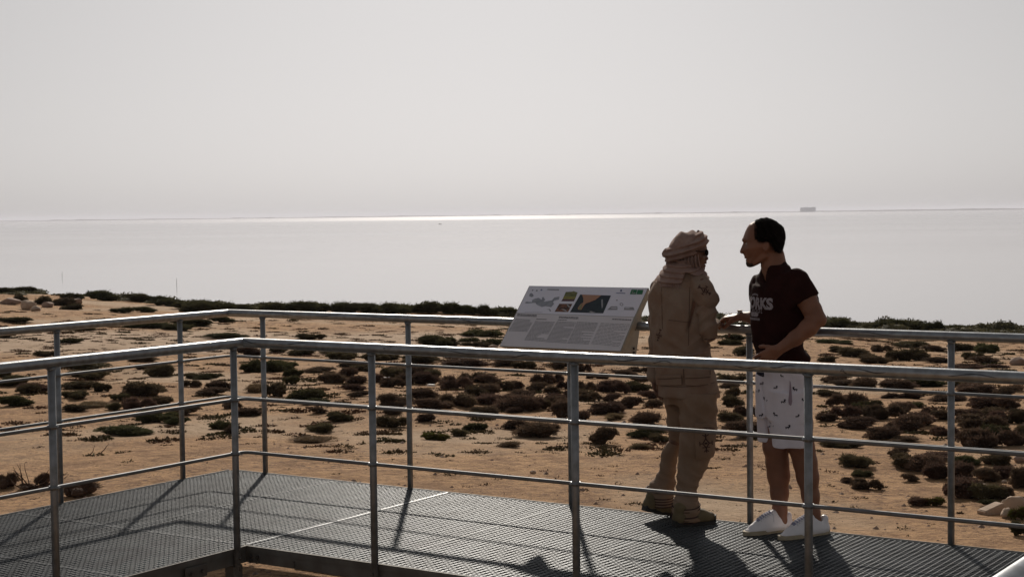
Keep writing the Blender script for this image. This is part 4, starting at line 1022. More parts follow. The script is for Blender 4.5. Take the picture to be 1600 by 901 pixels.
# ================================================================ the person in the turban
def build_turban_person():
    F = Frame(.98, 9.24); P = F.P
    t = F.empty('person'); tag(t, 'person in pale turban, khaki jacket and baggy trousers leaning at the railing', 'person')
    K = F.B.length / F_PX
    def T(py, px, a, b, dd=0.0, yaw=-37): x, y, z = P(px, py, dd); return (z, x, y, a, b, yaw)
    railp = on_v(1127, 510, WID + OFF) - F.B; rdd = railp.dot(F.d)
    body = Vol((-.34, -.34, -.02), (.36, .46, 1.72), .0045)
    body.loft([T(612, 1076, .16, .11), T(560, 1067, .155, .10), T(500, 1061, .16, .10), T(450, 1062, .165, .09), T(434, 1064, .12, .07), T(424, 1066, .07, .055)], k=.03)
    body.chain([(*P(1067, 430, 0), .055), (*P(1072, 405, 0), .058)], k=.03)
    prof = [(1078, 368), (1093, 371), (1101, 377), (1104.4, 384), (1105.2, 389), (1104.3, 393), (1103.9, 396.5), (1105.4, 400), (1107.4, 403.2), (1106.4, 405.6), (1103.6, 406.8), (1104.8, 409.6), (1103.4, 411.2), (1101.2, 412.6), (1102.8, 414.6), (1101.6, 416.6), (1101.9, 420.5), (1100, 424.2), (1097, 426.8), (1092, 426.6), (1086, 423.5), (1080, 420), (1072, 415), (1062, 408), (1056, 400), (1053, 391), (1055, 380), (1063, 372)]
    pts = [(P(x, y)[0], P(x, y)[2]) for x, y in prof]; xf = P(1106, 400)[0]; zch = P(1098, 426)[2]
    def wf(X, Z):
        a = np.clip((xf - X) / .045, 0, 1); j = np.clip((Z - zch) / .09, 0, 1); return (.32 + .68 * a ** .8) * (.74 + .26 * j)
    body.inflate(pts, .076, .075, k=.006, wfun=wf)
    for sd in (-1, 1):
        body.ell(P(1101, 393.5, sd * .034), (.010, .013, .008), k=.010, op='cut'); body.ell(P(1100, 393.5, sd * .031), (.009, .012, .008), k=.003)
        body.ell(P(1104.4, 404, sd * .012), (.010, .009, .008), k=.006); body.cap(P(1096, 402, sd * .046), P(1086, 397, sd * .062), .012, .010, k=.02)
    body.cap(P(1103.2, 411.4, -.018), P(1103.2, 411.4, .018), .0045, k=.004); body.cap(P(1101.9, 415.2, -.017), P(1101.9, 415.2, .017), .0045, k=.004)
    # arms
    shR = P(1097, 448, -.115); elR = P(1107, 517, -.13); wR = P(1117, 505.5, rdd - .055)
    body.chain([(*shR, .055), (*elR, .042)], k=.02); body.chain([(*elR, .040), (*wR, .025)], k=.02)
    hand(body, wR, V3(*P(1131.5, 508.0, rdd + .0)) - V3(*wR), (0, -.1, 1), (-.3, .9, .1), curls=(.30, .42, .55, .6), thumb=(.6, .5), L=.175)
    shL = P(1030, 450, .125); elL = P(1028, 520, .13); wL = P(1022, 585, .09)
    body.chain([(*shL, .055), (*elL, .040), (*wL, .026)], k=.02)
    hand(body, wL, (.02, .0, -1), (-1, 0, -.1), (.3, .95, 0), curls=(.35, .4, .45, .5), thumb=(.5, .3), L=.17)
    # legs
    fR = F.floor_dd(1075, 819); fL = .17
    legR = [(612, 1092, 31, -.07), (640, 1091, 30, -.07), (664, 1091, 29, -.06), (690, 1089, 28.5, -.05), (717, 1085.5, 25.0, -.03), (732, 1081, 22.5, fR), (746, 1077, 20, fR), (759, 1073, 17.5, fR), (768, 1072.5, 17.2, fR), (785, 1072, 20.0, fR), (803, 1072, 21.0, fR), (811, 1073, 21.0, fR)]
    legL = [(612, 1056, 24, .10), (640, 1059.5, 20.5, .12), (665, 1060, 17.5, .13), (682, 1057.5, 13.5, .13), (690, 1054.5, 12.5, .13), (698, 1051, 13.5, .13), (708, 1047, 14.5, .13), (721, 1044, 13.8, .14), (735, 1043, 14.6, .15), (748, 1039, 18, .16), (757, 1035, 21.5, .16), (766, 1032, 20.5, .16), (786, 1031, 20.5, .16)]
    body.chain([(*P(1090, 612, -.06), .075), (*P(1089, 690, -.04), .055), (*P(1076, 760, fR), .038), (*P(1072, 806, fR), .036)], k=.03)
    body.chain([(*P(1057, 605, .09), .055), (*P(1059, 650, .12), .040), (*P(1054.5, 690, .13), .028), (*P(1042, 740, .15), .032), (*P(1031, 785, .16), .033)], k=.03)
    body.build('body', 'skin_dark', t, 2)
    full = lambda s: (s.lo, s.lo + s.h * (np.array(s.D.shape) - 1))
    # trousers
    s = Vol((-.30, -.30, .0), (.34, .40, .90), .005)
    for leg in (legR, legL):
        st = [(P(c, y, dd)[2], *P(c, y, dd)[:2], hw * K, hw * K * .92, 0) for y, c, hw, dd in leg if y <= 790 or leg is legR]
        st = [q for q in st if q[0] > P(1072, 800, 0)[2] * 1.0 or leg is legL]
        s.loft(st, k=.012)
    s.loft([T(632, 1078, .135, .11), T(605, 1077, .150, .120), T(590, 1075, .150, .12)], k=.03)
    zk = P(1050, 694)[2]
    s.put(lambda x, y, z: .0070 * np.abs(wr(x, y, z, 1.4, 3.0)) + .0040 * np.abs(wr(x, y, z, 3.0, 1.0)) - .003 + .012 * (np.abs(np.sin(26 * (z + .9 * x))) - .6) * np.exp(-((z - .62) / .16) ** 2), *full(s), op='disp')
    s.put(lambda x, y, z: .010 * (np.abs(np.sin(48 * (z + .45 * x))) - .6) * np.exp(-((z - .20) / .12) ** 2), *full(s), op='disp')
    s.put(lambda x, y, z: .010 * np.exp(-((z - zk + .35 * (x - P(1050, 694)[0])) / .010) ** 2) * (x < P(1063, 694)[0]) * (y > .02), *full(s), op='disp')
    tr = s.build('trousers', 'trousers', t, 2)
    bt = bvh_of(tr)
    # gaiter cuffs with dark stripes
    def ring(cx, cy, cz, a, b, r, sag, parent, name='stripe', tilt=0.0):
        pts = [Vector((cx + a * math.cos(u), cy + b * math.sin(u), cz + sag * math.sin(u) + tilt * math.cos(u))) for u in np.linspace(0, 2 * PI, 33)]
        MB().tube(pts, r, 6, cap=False).build(name, MATS['stitch'], parent, smooth=True)
    s = Vol(V3(*P(1072, 800, fR)) - .16, V3(*P(1072, 800, fR)) + .16, .005)
    s.loft([(P(1072, y, fR)[2], *P(c, y, fR)[:2], hw * K, hw * K * .95, 0) for y, c, hw in ((780, 1072, 18.5), (787, 1072, 20.8), (803, 1072, 21.8), (812, 1073, 22))], k=.01)
    s.put(lambda x, y, z: .003 * np.sin(130 * z + 6 * x), *full(s), op='disp')
    g = s.build('gaiter', 'trousers', t, 2)
    for y, r in ((789.5, .0032), (794, .0028), (803, .0045), (807.5, .003), (811.5, .0028)):
        c = P(1072, y, fR); ring(c[0], c[1], c[2] + .006, 22.0 * K, 21 * K, r, .016, g)
    s = Vol(V3(*P(1031, 780, .16)) - .16, V3(*P(1031, 780, .16)) + .16, .005)
    s.loft([(P(1031, y, .16)[2], *P(c, y, .16)[:2], hw * K, hw * K * .9, 0) for y, c, hw in ((763, 1032, 21.5), (772, 1031.5, 21.5), (790, 1030.5, 21.5))], k=.01)
    g2 = s.build('gaiter', 'trousers', t, 2)
    for y, r in ((763.5, .006), (774, .0032), (778, .0026), (782, .0036), (786.5, .0032)):
        c = P(1031, y, .16); ring(c[0], c[1], c[2], 21.8 * K, 20 * K, r, .010, g2, tilt=-.004)
    # boots
    def boot(a, b, ht, lab=None):
        a = V3(*a); b = V3(*b); f = nrm(b - a); up = V3(0, 0, 1); s_ = nrm(np.cross(up, f)); up = np.cross(f, s_); L = float(np.linalg.norm(b - a))
        Q = lambda l, w, z: a + f * L * l + s_ * w + up * z
        e = empty('boot'); e.parent = t
        v = Vol(np.minimum(a, b) - .09, np.maximum(a, b) + V3(.09, .09, ht + .05), .0042)
        for w in (-1, 1):
            v.chain([(*Q(.12, w * .012, .045), .032), (*Q(.45, w * .012, .045), .036), (*Q(.72, w * .015, .042), .032), (*Q(.88, w * .010, .036), .026)], k=.02)
        v.cap(Q(.16, 0, .05), Q(.18, 0, ht), .036, .044, k=.02); v.cap(Q(.35, 0, .06), Q(.30, 0, ht), .036, .040, k=.02); v.cap(Q(.35, 0, ht * .7), Q(.62, 0, .055), .030, .030, k=.03)
        v.build('upper', 'boot', e, 2)
        out = [(0, .020), (.05, .034), (.2, .040), (.45, .039), (.7, .050), (.88, .044), (.97, .028), (1.03, .0)]
        loop = [Q(l, w, 0) for l, w in out] + [Q(l, -w, 0) for l, w in out[::-1][1:]]
        MB().prism([Vector(p) for p in loop], Vector(up * .018)).build('sole', MATS['boot_sole'], e, recalc=True)
        hl = [Q(l, w, -.001) for l, w in ((-.01, .026), (.24, .041), (.24, -.041), (-.01, -.026))]
        MB().prism([Vector(p) for p in hl], Vector(up * .034)).build('heel', MATS['boot_sole'], e, recalc=True)
        MB().prism([Vector(Q(l, w, .018)) for l, w in ((.93, .036), (1.04, .0), (.93, -.036))], Vector(up * .028)).build('toe_cap', MATS['boot_sole'], e, recalc=True)
    a = V3(*P(1053, 821, F.floor_dd(1053, 822))); b = V3(*P(1117, 815, F.floor_dd(1117, 816))); a[2] = b[2] = 0.002
    boot(a, b, .10)
    boot(P(1006, 797, .10), P(1058, 808, .22), .085)
    # cargo pocket with its motif
    s = Vol(V3(*P(1101, 688, -.15)) - .15, V3(*P(1101, 688, -.15)) + .15, .004)
    st = [(P(c, y, dd)[2], *P(c, y, dd)[:2], hw * K + .010, hw * K * .92 + .010, 0) for y, c, hw, dd in legR[:8]]
    s.loft(st, k=.01); c = V3(*P(1101.5, 688, -.12)); R = np.array(Matrix.Rotation(-.03, 3, 'Y'))
    w = Vol(s.lo, s.lo + s.h * (np.array(s.D.shape) - 1), s.h); w.box(c, (15.5 * K, .10, 28.5 * K), R=R, rd=.008); s.D = np.maximum(s.D, w.D[:s.D.shape[0], :s.D.shape[1], :s.D.shape[2]])
    pk = s.build('cargo_pocket', 'trousers', t, 2); bpk = bvh_of(pk)
    MB().box(V3(*P(1101.5, 668, -.165)) , 29 * K, .004, .004).build('pocket_flap_seam', MATS['stitch'], pk)
    motif = []
    def rect(x0, y0, x1, y1, w):
        d = Vector((x1 - x0, y1 - y0, 0)); n_ = Vector((-d.y, d.x, 0)).normalized() * w; m = max(1, int(d.length / .02))
        for i in range(m):
            p = Vector((x0, y0, 0)) + d * (i / m); q = Vector((x0, y0, 0)) + d * ((i + 1) / m)
            motif.append([(p.x - n_.x, p.y - n_.y), (q.x - n_.x, q.y - n_.y), (q.x + n_.x, q.y + n_.y), (p.x + n_.x, p.y + n_.y)])
    rect(0, -.062, 0, -.03, .0038); rect(0, .026, 0, .056, .0045)
    for sx in (-1, 1):
        rect(0, -.032, sx * .020, -.004, .0034); rect(sx * .020, -.004, 0, .026, .0034); rect(sx * .020, -.004, sx * .038, -.004, .003); rect(sx * .038, -.018, sx * .038, .010, .0028)
        rect(0, .040, sx * .020, .052, .003); rect(sx * .004, -.048, sx * .014, -.058, .003); rect(sx * .003, -.03, sx * .024, -.030, .0025)
    rect(-.009, -.004, .009, -.004, .006)
    def emb(bv, px, py, k, ang, parent, sq=1.0, nv=Vector((0, -1, 0))):
        c, s_ = math.cos(ang), math.sin(ang); mb = MB()
        project_on(bv, mb, Vector(P(px, py, -.12)), Vector((1, 0, 0)), Vector((0, 0, 1)), nv, [[((x * c * sq - y * s_) * k, (x * s_ * sq + y * c) * k) for x, y in pl_] for pl_ in motif], off=.0018)
        if mb.f: mb.build('embroidery', MATS['stitch'], parent)
    emb(bpk, 1103, 690, .92, .06, pk)
    # jacket
    s = Vol((-.36, -.36, .66), (.36, .42, 1.55), .005)
    JS = [T(619, 1076, .186, .146), T(612, 1076, .187, .147), T(598, 1074.5, .184, .142), T(585, 1072, .184, .140), T(560, 1067, .178, .132), T(540, 1064, .176, .128), T(515, 1061.5, .180, .128), T(490, 1060.5, .184, .126), T(468, 1060, .186, .122), T(450, 1060.5, .184, .112), T(438, 1063, .160, .095), T(429, 1066, .120, .080), T(422, 1067, .085, .070)]
    s.loft(JS, k=.02)
    s.chain([(*P(1093, 444, -.08), .058), (*P(1096, 452, -.09), .055)], k=.03); s.chain([(*P(1036, 446, .09), .055), (*P(1033, 455, .10), .050)], k=.03)
    X = lambda px, py=500: P(px, py)[0]; Z = lambda py: P(1065, py)[2]
    s.put(lambda x, y, z: .0110 * (np.abs(np.sin(34 * x + 3 * z + .6 * np.sin(9 * z))) - .6) * np.clip((z - Z(530)) / .12, 0, 1) * np.clip((Z(432) - z) / .05, 0, 1), *full(s), op='disp')
    s.put(lambda x, y, z: .0060 * np.abs(wr(x, y, z, 1.3, 2.0)) + .0045 * np.abs(wr(x, y, z, 2.8, 7.0)) - .003, *full(s), op='disp')
    s.put(lambda x, y, z: .0160 * (np.abs(np.sin(34 * (z - .75 * x))) - .6) * np.exp(-((z - Z(540)) / .09) ** 2) * np.exp(-((x - X(1092)) / .07) ** 2), *full(s), op='disp')
    s.put(lambda x, y, z: .0120 * (np.abs(np.sin(40 * (z + .6 * x))) - .6) * np.exp(-((z - Z(535)) / .07) ** 2) * np.exp(-((x - X(1045)) / .07) ** 2), *full(s), op='disp')
    s.put(lambda x, y, z: .022 * np.exp(-((x - X(1083) - .25 * (z - Z(480))) / .009) ** 2) * np.clip((z - Z(520)) / .05, 0, 1) * np.clip((Z(455) - z) / .03, 0, 1) * (y < 0), *full(s), op='disp')   # arm crease
    s.put(lambda x, y, z: .008 * np.exp(-((z - Z(474) + .25 * (x - X(1105))) / .006) ** 2) * np.clip((x - X(1090)) / .02, 0, 1), *full(s), op='disp')                                   # end of the cap sleeve
    s.put(lambda x, y, z: .009 * (np.abs(np.sin(62 * (z - .3 * x))) - .6) * np.clip((x - X(1092)) / .02, 0, 1) * np.exp(-((z - Z(505)) / .06) ** 2), *full(s), op='disp')
    # sleeves are set in as their own pieces of cloth
    def sleeve(chains, fold, name='sleeve'):
        pts_ = [q for c_ in chains for q in c_]; lo = np.min([q[:3] for q in pts_], 0) - .09; hi = np.max([q[:3] for q in pts_], 0) + .09
        v = Vol(lo, hi, .0042)
        for c_ in chains: v.chain(c_, k=.014)
        v.put(fold, *full(v), op='disp'); return v.build(name, 'jacket', t, 2)
    sleeve([[(*P(1102, 466, -.135), .053), (*P(1104.5, 490, -.150), .056), (*P(1106.5, 514, -.140), .052), (*P(1107.5, 523, -.125), .046)], [(*P(1108, 514, -.12), .050), (*P(1112, 507, rdd - .12), .042), (*P(1115, 505.5, rdd - .08), .038)]],
        lambda x, y, z: .010 * (np.abs(np.sin(44 * (z - .45 * x) + .8 * np.sin(30 * x))) - .6) + .004 * np.abs(wr(x, y, z, 3, 5)))
    cs = sleeve([[(*P(1092, 445, -.10), .064), (*P(1098, 455, -.125), .068), (*P(1104.5, 468.5, -.14), .070)]], lambda x, y, z: .006 * np.abs(wr(x, y, z, 2.4, 5)) + .006 * (np.abs(np.sin(38 * (x + .6 * z))) - .6), 'cap_sleeve')
    sleeve([[(*P(1034, 448, .10), .056), (*P(1029.5, 462, .12), .058), (*P(1027.5, 500, .125), .053), (*P(1027.5, 540, .12), .052), (*P(1024, 572, .10), .046), (*P(1021.5, 589, .09), .040)]], lambda x, y, z: .009 * (np.abs(np.sin(30 * (z + .6 * x))) - .6) + .004 * np.abs(wr(x, y, z, 3, 2)))
    # hem slants up towards the right
    s.box(V3(X(1076, 620), 0, Z(627) - .035), (.4, .4, .05), R=np.array(Matrix.Rotation(-.055, 3, 'Y')), k=.004, op='cut')
    jk = s.build('jacket', 'jacket', t, 2); bj = bvh_of(jk)
    def flap(x0, x1, y0, y1, off, name, skew=0.0, m='jacket'):
        s = Vol((X(x0, y0) - .05, -.34, Z(y1) - .04), (X(x1, y0) + .05, .10, Z(y0) + .04), .004)
        s.loft(JS, off=off, k=.01)
        c = V3((X(x0, y0) + X(x1, y0)) / 2, -.15, (Z(y0) + Z(y1)) / 2); w = Vol(s.lo, s.lo + s.h * (np.array(s.D.shape) - 1), s.h)
        w.box(c, ((X(x1, y0) - X(x0, y0)) / 2, .19, (Z(y0) - Z(y1)) / 2), R=np.array(Matrix.Rotation(skew, 3, 'Y')), rd=.006); q = tuple(min(a_, b_) for a_, b_ in zip(s.D.shape, w.D.shape))
        s.D = np.maximum(s.D[:q[0], :q[1], :q[2]], w.D[:q[0], :q[1], :q[2]]); return s.build(name, m, t, 2)
    flap(1070, 1110, 581, 597, .013, 'pocket_flap', .0); flap(1024, 1065, 583, 599, .012, 'pocket_flap', -.10)
    flap(1042, 1083, 548, 552, .008, 'waist_seam', .03)
    q = [Vector(P(x, y, -.15)) for x, y in ((1064, 555), (1080, 553.5), (1095, 551.5), (1108, 549))]; qq = []
    for p in q:
        hit = bj.ray_cast(p + Vector((0, -.2, 0)), Vector((0, 1, 0)), .5)
        if hit[0] is not None: qq.append(hit[0] + Vector((0, -.003, 0)))
    if len(qq) > 1: MB().tube(qq, .0035, 6).build('lit_fold_edge', MATS['scarf'], t, smooth=True)  # paler tube laid on as the sunlit edge of a jacket fold
    emb(bj, 1029.5, 524, .62, -.25, jk, .6); emb(bvh_of(cs), 1100, 452, .70, 1.0, cs, .9)
    MB().tube([Vector(P(1101, 529.5, -.20)), Vector(P(1109, 530.5, -.21)), Vector(P(1117, 529.5, -.17))], .003, 6).build('cuff_stitch', MATS['stitch'], jk)
    def seam(pxs, off=.16, r=.0026):
        out = []
        for x, y in pxs:
            best = None
            for bb in (bj,) + tuple(FL):
                hit = bb.ray_cast(Vector(P(x, y, -.40)), Vector((0, 1, 0)), .7)
                if hit[0] is not None and (best is None or hit[0].y < best.y): best = hit[0]
            if best is not None: out.append(best + Vector((0, -.001, 0)))
        if len(out) > 1: MB().tube(out, r, 6).build('seam', MATS['seam'], jk)
    FL = [bvh_of(o) for o in t.children if o.name.startswith(('pocket_flap', 'waist_seam'))]
    L_ = lambda a, b, n=9: [(a[0] + (b[0] - a[0]) * i / n, a[1] + (b[1] - a[1]) * i / n) for i in range(n + 1)]
    seam(L_((1071, 597.5), (1110, 596))); seam(L_((1026, 602), (1064, 597))); seam(L_((1068, 583), (1068.5, 597), 3)); seam(L_((1111, 582), (1111, 596), 3))
    seam(L_((1044, 505), (1084, 509)), r=.0018); seam(L_((1032, 440), (1034, 520)), r=.002); seam(L_((1078, 452), (1076, 545), 14), r=.002)
    seam(L_((1032, 613), (1066, 612)), r=.0016); seam(L_((1066, 612), (1118, 606)), r=.0016)
    # scarf round the neck
    s = Vol((-.26, -.26, 1.26), (.24, .26, 1.56), .004)
    s.loft([T(446, 1058, .085, .05, -.05, 0), T(441, 1062, .140, .118), T(436, 1066, .154, .120), T(428, 1067, .142, .112), T(420, 1067, .120, .100), T(413, 1067, .100, .092), T(408, 1068, .09, .085)], k=.02)
    s.put(lambda x, y, z: .0060 * np.sin(230 * (z - .22 * x - .3 * y) + 2.5 * np.sin(14 * x)) + .002 * wr(x, y, z, 5, 2), *full(s), op='disp')
    s.box(V3(X(1108), 0, Z(452)), (.16, .4, .05), R=np.array(Matrix.Rotation(.35, 3, 'Y')), k=.01, op='cut')
    sc = s.build('scarf', 'scarf', t, 1); bsc = bvh_of(jk)
    rn = random.Random(2)
    for i in range(13):
        x0 = 1045 + i * 1.5; p0 = Vector(P(x0, 443 + rn.random() * 2, -.2)); pts = []
        for j in range(4):
            p = Vector(P(x0 + rn.uniform(-1.2, 1.2), 443 + j * (2.6 + rn.random()), -.3)); hit = bsc.ray_cast(p, Vector((0, 1, 0)), .5)
            if hit[0] is not None: pts.append(hit[0] + Vector((0, -.003 - .004 * rn.random(), 0)))
        if len(pts) > 1: MB().tube(pts, .0022, 4).build('fringe', MATS['scarf'], sc)
    # turban: dome, wrapped roll and the cloth beside the cheek
    pl_ = lambda L: [(P(x, y)[0], P(x, y)[2]) for x, y in L]
    s = Vol((-.20, -.16, 1.40), (.24, .16, 1.74), .0038)
    s.inflate(pl_([(1043, 392), (1044.5, 384), (1047.5, 377), (1052, 371.5), (1058, 366.5), (1065, 363), (1073, 361.3), (1082, 361.2), (1090, 363), (1096, 370), (1094, 384), (1080, 396), (1060, 402), (1047, 402)]), .105, .085, k=.004)
    s.put(lambda x, y, z: .0045 * np.sin(85 * x + 20 * z + 3 * np.sin(25 * z)) + .002 * wr(x, y, z, 5, 1), *full(s), op='disp')
    w = Vol(s.lo, s.lo + s.h * (np.array(s.D.shape) - 1), s.h)
    w.inflate(pl_([(1034.4, 396.5), (1040, 390.5), (1044, 387), (1054, 384.5), (1062, 380), (1072, 374.5), (1082, 368), (1089, 362), (1094, 360.6), (1100, 364), (1105, 369.5), (1107, 374.5), (1105.5, 380.5), (1104, 385.5), (1097, 391), (1086, 399), (1074, 406), (1060, 411), (1047, 413), (1041.5, 411), (1038.5, 404)]), .122, .060, k=.004)
    ca, sa = math.cos(.47), math.sin(.47)
    w.put(lambda x, y, z: .0042 * np.sin(190 * (z * ca - x * sa) + 5 * np.sin(9 * (x * ca + z * sa)) + 10 * np.abs(y)) + .0015 * wr(x, y, z, 6, 3), *full(w), op='disp')
    q = tuple(min(a_, b_) for a_, b_ in zip(s.D.shape, w.D.shape)); s.D = smin(s.D[:q[0], :q[1], :q[2]], w.D[:q[0], :q[1], :q[2]], .004)
    s.cap(P(1041, 392, -.03), P(1034.6, 396, -.035), .016, .004, k=.012); s.cap(P(1090, 365, -.03), P(1091, 360.8, -.02), .010, .007, k=.006)
    tb = s.build('turban', 'scarf', t, 1)
    s = Vol((-.10, -.13, 1.36), (.14, .13, 1.58), .0038)
    s.inflate(pl_([(1072, 396), (1084, 394), (1092, 392), (1095.5, 399), (1096.5, 408), (1096, 417), (1094.5, 427), (1084, 425), (1070, 420), (1060, 412), (1060, 402)]), .098, .05, k=.004)
    s.put(lambda x, y, z: .0045 * np.sin(330 * (x + .12 * z) + 2 * np.sin(30 * z)), *full(s), op='disp')
    s.build('turban_tail', 'scarf', t, 1)
    # dark glasses
    for sd in (-1, 1):
        v = Vol(V3(*P(1104, 394, sd * .030)) - .035, V3(*P(1104, 394, sd * .030)) + .035, .002)
        v.ell(P(1104.3, 394.6, sd * .031), (.0055, .026, .019), R=np.array(Matrix.Rotation(-sd * .35, 3, 'Z')), k=.001); ln = v.build('glasses_lens', 'glasses', t, 1)
        MB().tube([Vector(P(1103, 393, sd * .055)), Vector(P(1096, 393, sd * .070)), Vector(P(1085, 392, sd * .078))], .0026, 6).build('temple', MATS['glasses'], ln)
    return t
build_turban_person()
# ---------------------------------------------------------------- shrubs
def shrub_mesh(name, seed, kind):
    """low saltbush about 1 wide and 1 tall: a lumpy heart of twigs with thousands of little leafy sprigs"""
    rn = np.random.RandomState(seed); V = []; Fq = []
    # lumps
    nl = 9 if kind != 'tuft' else 4
    lumps = []
    for i in range(nl):
        a = rn.rand() * 2 * PI; r = .30 * math.sqrt(rn.rand()) if i else 0
        lumps.append((r * 1.15 * math.cos(a), r * 1.15 * math.sin(a), .12 + .30 * rn.rand() * (1 - r), .13 + .15 * rn.rand()))
    if kind == 'spread': lumps = [(x * 1.5, y * 1.3, z * .6, r * .9) for x, y, z, r in lumps]
    # heart (dark, low poly)
    for (cx, cy, cz, r) in lumps:
        b = len(V); n, mm = 8, 5; rr = r * .62
        for j in range(mm + 1):
            ph = PI * j / mm
            for k in range(n):
                t = 2 * PI * k / n; w = rr * (1 + .12 * math.sin(3 * t + j + seed))
                V.append((cx + w * math.sin(ph) * math.cos(t), cy + w * math.sin(ph) * math.sin(t), max(-.05, cz * .95 + w * 1.2 * math.cos(ph))))
        for j in range(mm):
            for k in range(n):
                Fq.append((b + j * n + k, b + (j + 1) * n + k, b + (j + 1) * n + (k + 1) % n, b + j * n + (k + 1) % n))
    per = 620 if kind != 'tuft' else 160
    for (cx, cy, cz, r) in lumps:
        for i in range(per):
            d = rn.normal(size=3); d /= np.linalg.norm(d); d[2] = abs(d[2]) * .9 - .12
            s = r * (.62 + .46 * rn.rand()); p = np.array([cx, cy, cz]) + d * s * np.array([1, 1, 1.15])
            if p[2] < -.01: continue
            g = d + rn.normal(size=3) * .45 + np.array([0, 0, .35]); g /= np.linalg.norm(g)
            L = (.028 + .045 * rn.rand()) * (1.9 if kind == 'dry' else 1.0); w = .006 + .009 * rn.rand()
            if kind == 'dry': w *= .45
            sd = np.cross(g, rn.normal(size=3)); sd /= np.linalg.norm(sd) + 1e-6
            b = len(V)
            V += [tuple(p - sd * w), tuple(p + sd * w), tuple(p + g * L * .6 + sd * w * 1.1), tuple(p + g * L)]
            Fq.append((b, b + 1, b + 2, b + 3))
            if kind != 'dry':
                sd2 = np.cross(g, sd); b = len(V)
                V += [tuple(p - sd2 * w), tuple(p + sd2 * w), tuple(p + g * L * .7 + sd2 * w), tuple(p + g * L * .9 - sd2 * w * .4)]
                Fq.append((b, b + 1, b + 2, b + 3))
    # stray taller sprigs
    for i in range(120 if kind != 'tuft' else 14):
        l = lumps[rn.randint(len(lumps))]; a = rn.rand() * 2 * PI
        p = np.array([l[0] + l[3] * .6 * math.cos(a), l[1] + l[3] * .6 * math.sin(a), l[2] + l[3] * .7])
        g = np.array([math.cos(a) * .4, math.sin(a) * .4, 1.0]) + rn.normal(size=3) * .25; g /= np.linalg.norm(g); L = .08 + .10 * rn.rand()
        for k in range(6):
            q = p + g * L * (.3 + .7 * k / 5); sd = rn.normal(size=3); sd /= np.linalg.norm(sd); b = len(V); w = .012
            V += [tuple(q - sd * w), tuple(q + g * .02), tuple(q + sd * w), tuple(q - g * .015)]; Fq.append((b, b + 1, b + 2, b + 3))
    V = np.array(V); zmax = np.percentile(V[:, 2], 99.3); V[:, 2] = np.where(V[:, 2] > 0, V[:, 2] / zmax, V[:, 2])
    half = np.percentile(np.abs(V[:, :2]), 99.0); V[:, :2] *= .5 / half
    me = bpy.data.meshes.new(name); me.vertices.add(len(V)); me.vertices.foreach_set('co', V.astype(np.float32).ravel())
    q = np.array(Fq, np.int32); me.loops.add(q.size); me.loops.foreach_set('vertex_index', q.ravel()); me.polygons.add(len(q))
    me.polygons.foreach_set('loop_start', np.arange(len(q), dtype=np.int32) * 4); me.update(calc_edges=True)
    return me
KIND = {'r': ('shrub_red', 'bush', 'red-brown saltbush'), 'd': ('shrub_dark', 'bush', 'dark brownish saltbush'), 'g': ('shrub_green', 'bush', 'olive green saltbush'),
        'b': ('shrub_bright', 'bush', 'bright green shrub'), 'y': ('shrub_dry', 'dry', 'pale dry shrub'), 't': ('twig', 'dry', 'dead twiggy shrub')}
PROTO = {}
for k, (mt, form, _l) in KIND.items():
    PROTO[k] = []
    for s in range(3 if k in 'rdg' else 2):
        me = shrub_mesh('shrub', 11 * s + ord(k), 'dry' if form == 'dry' else ('spread' if s == 2 else 'bush')); me.materials.append(MATS[mt]); PROTO[k].append(me)
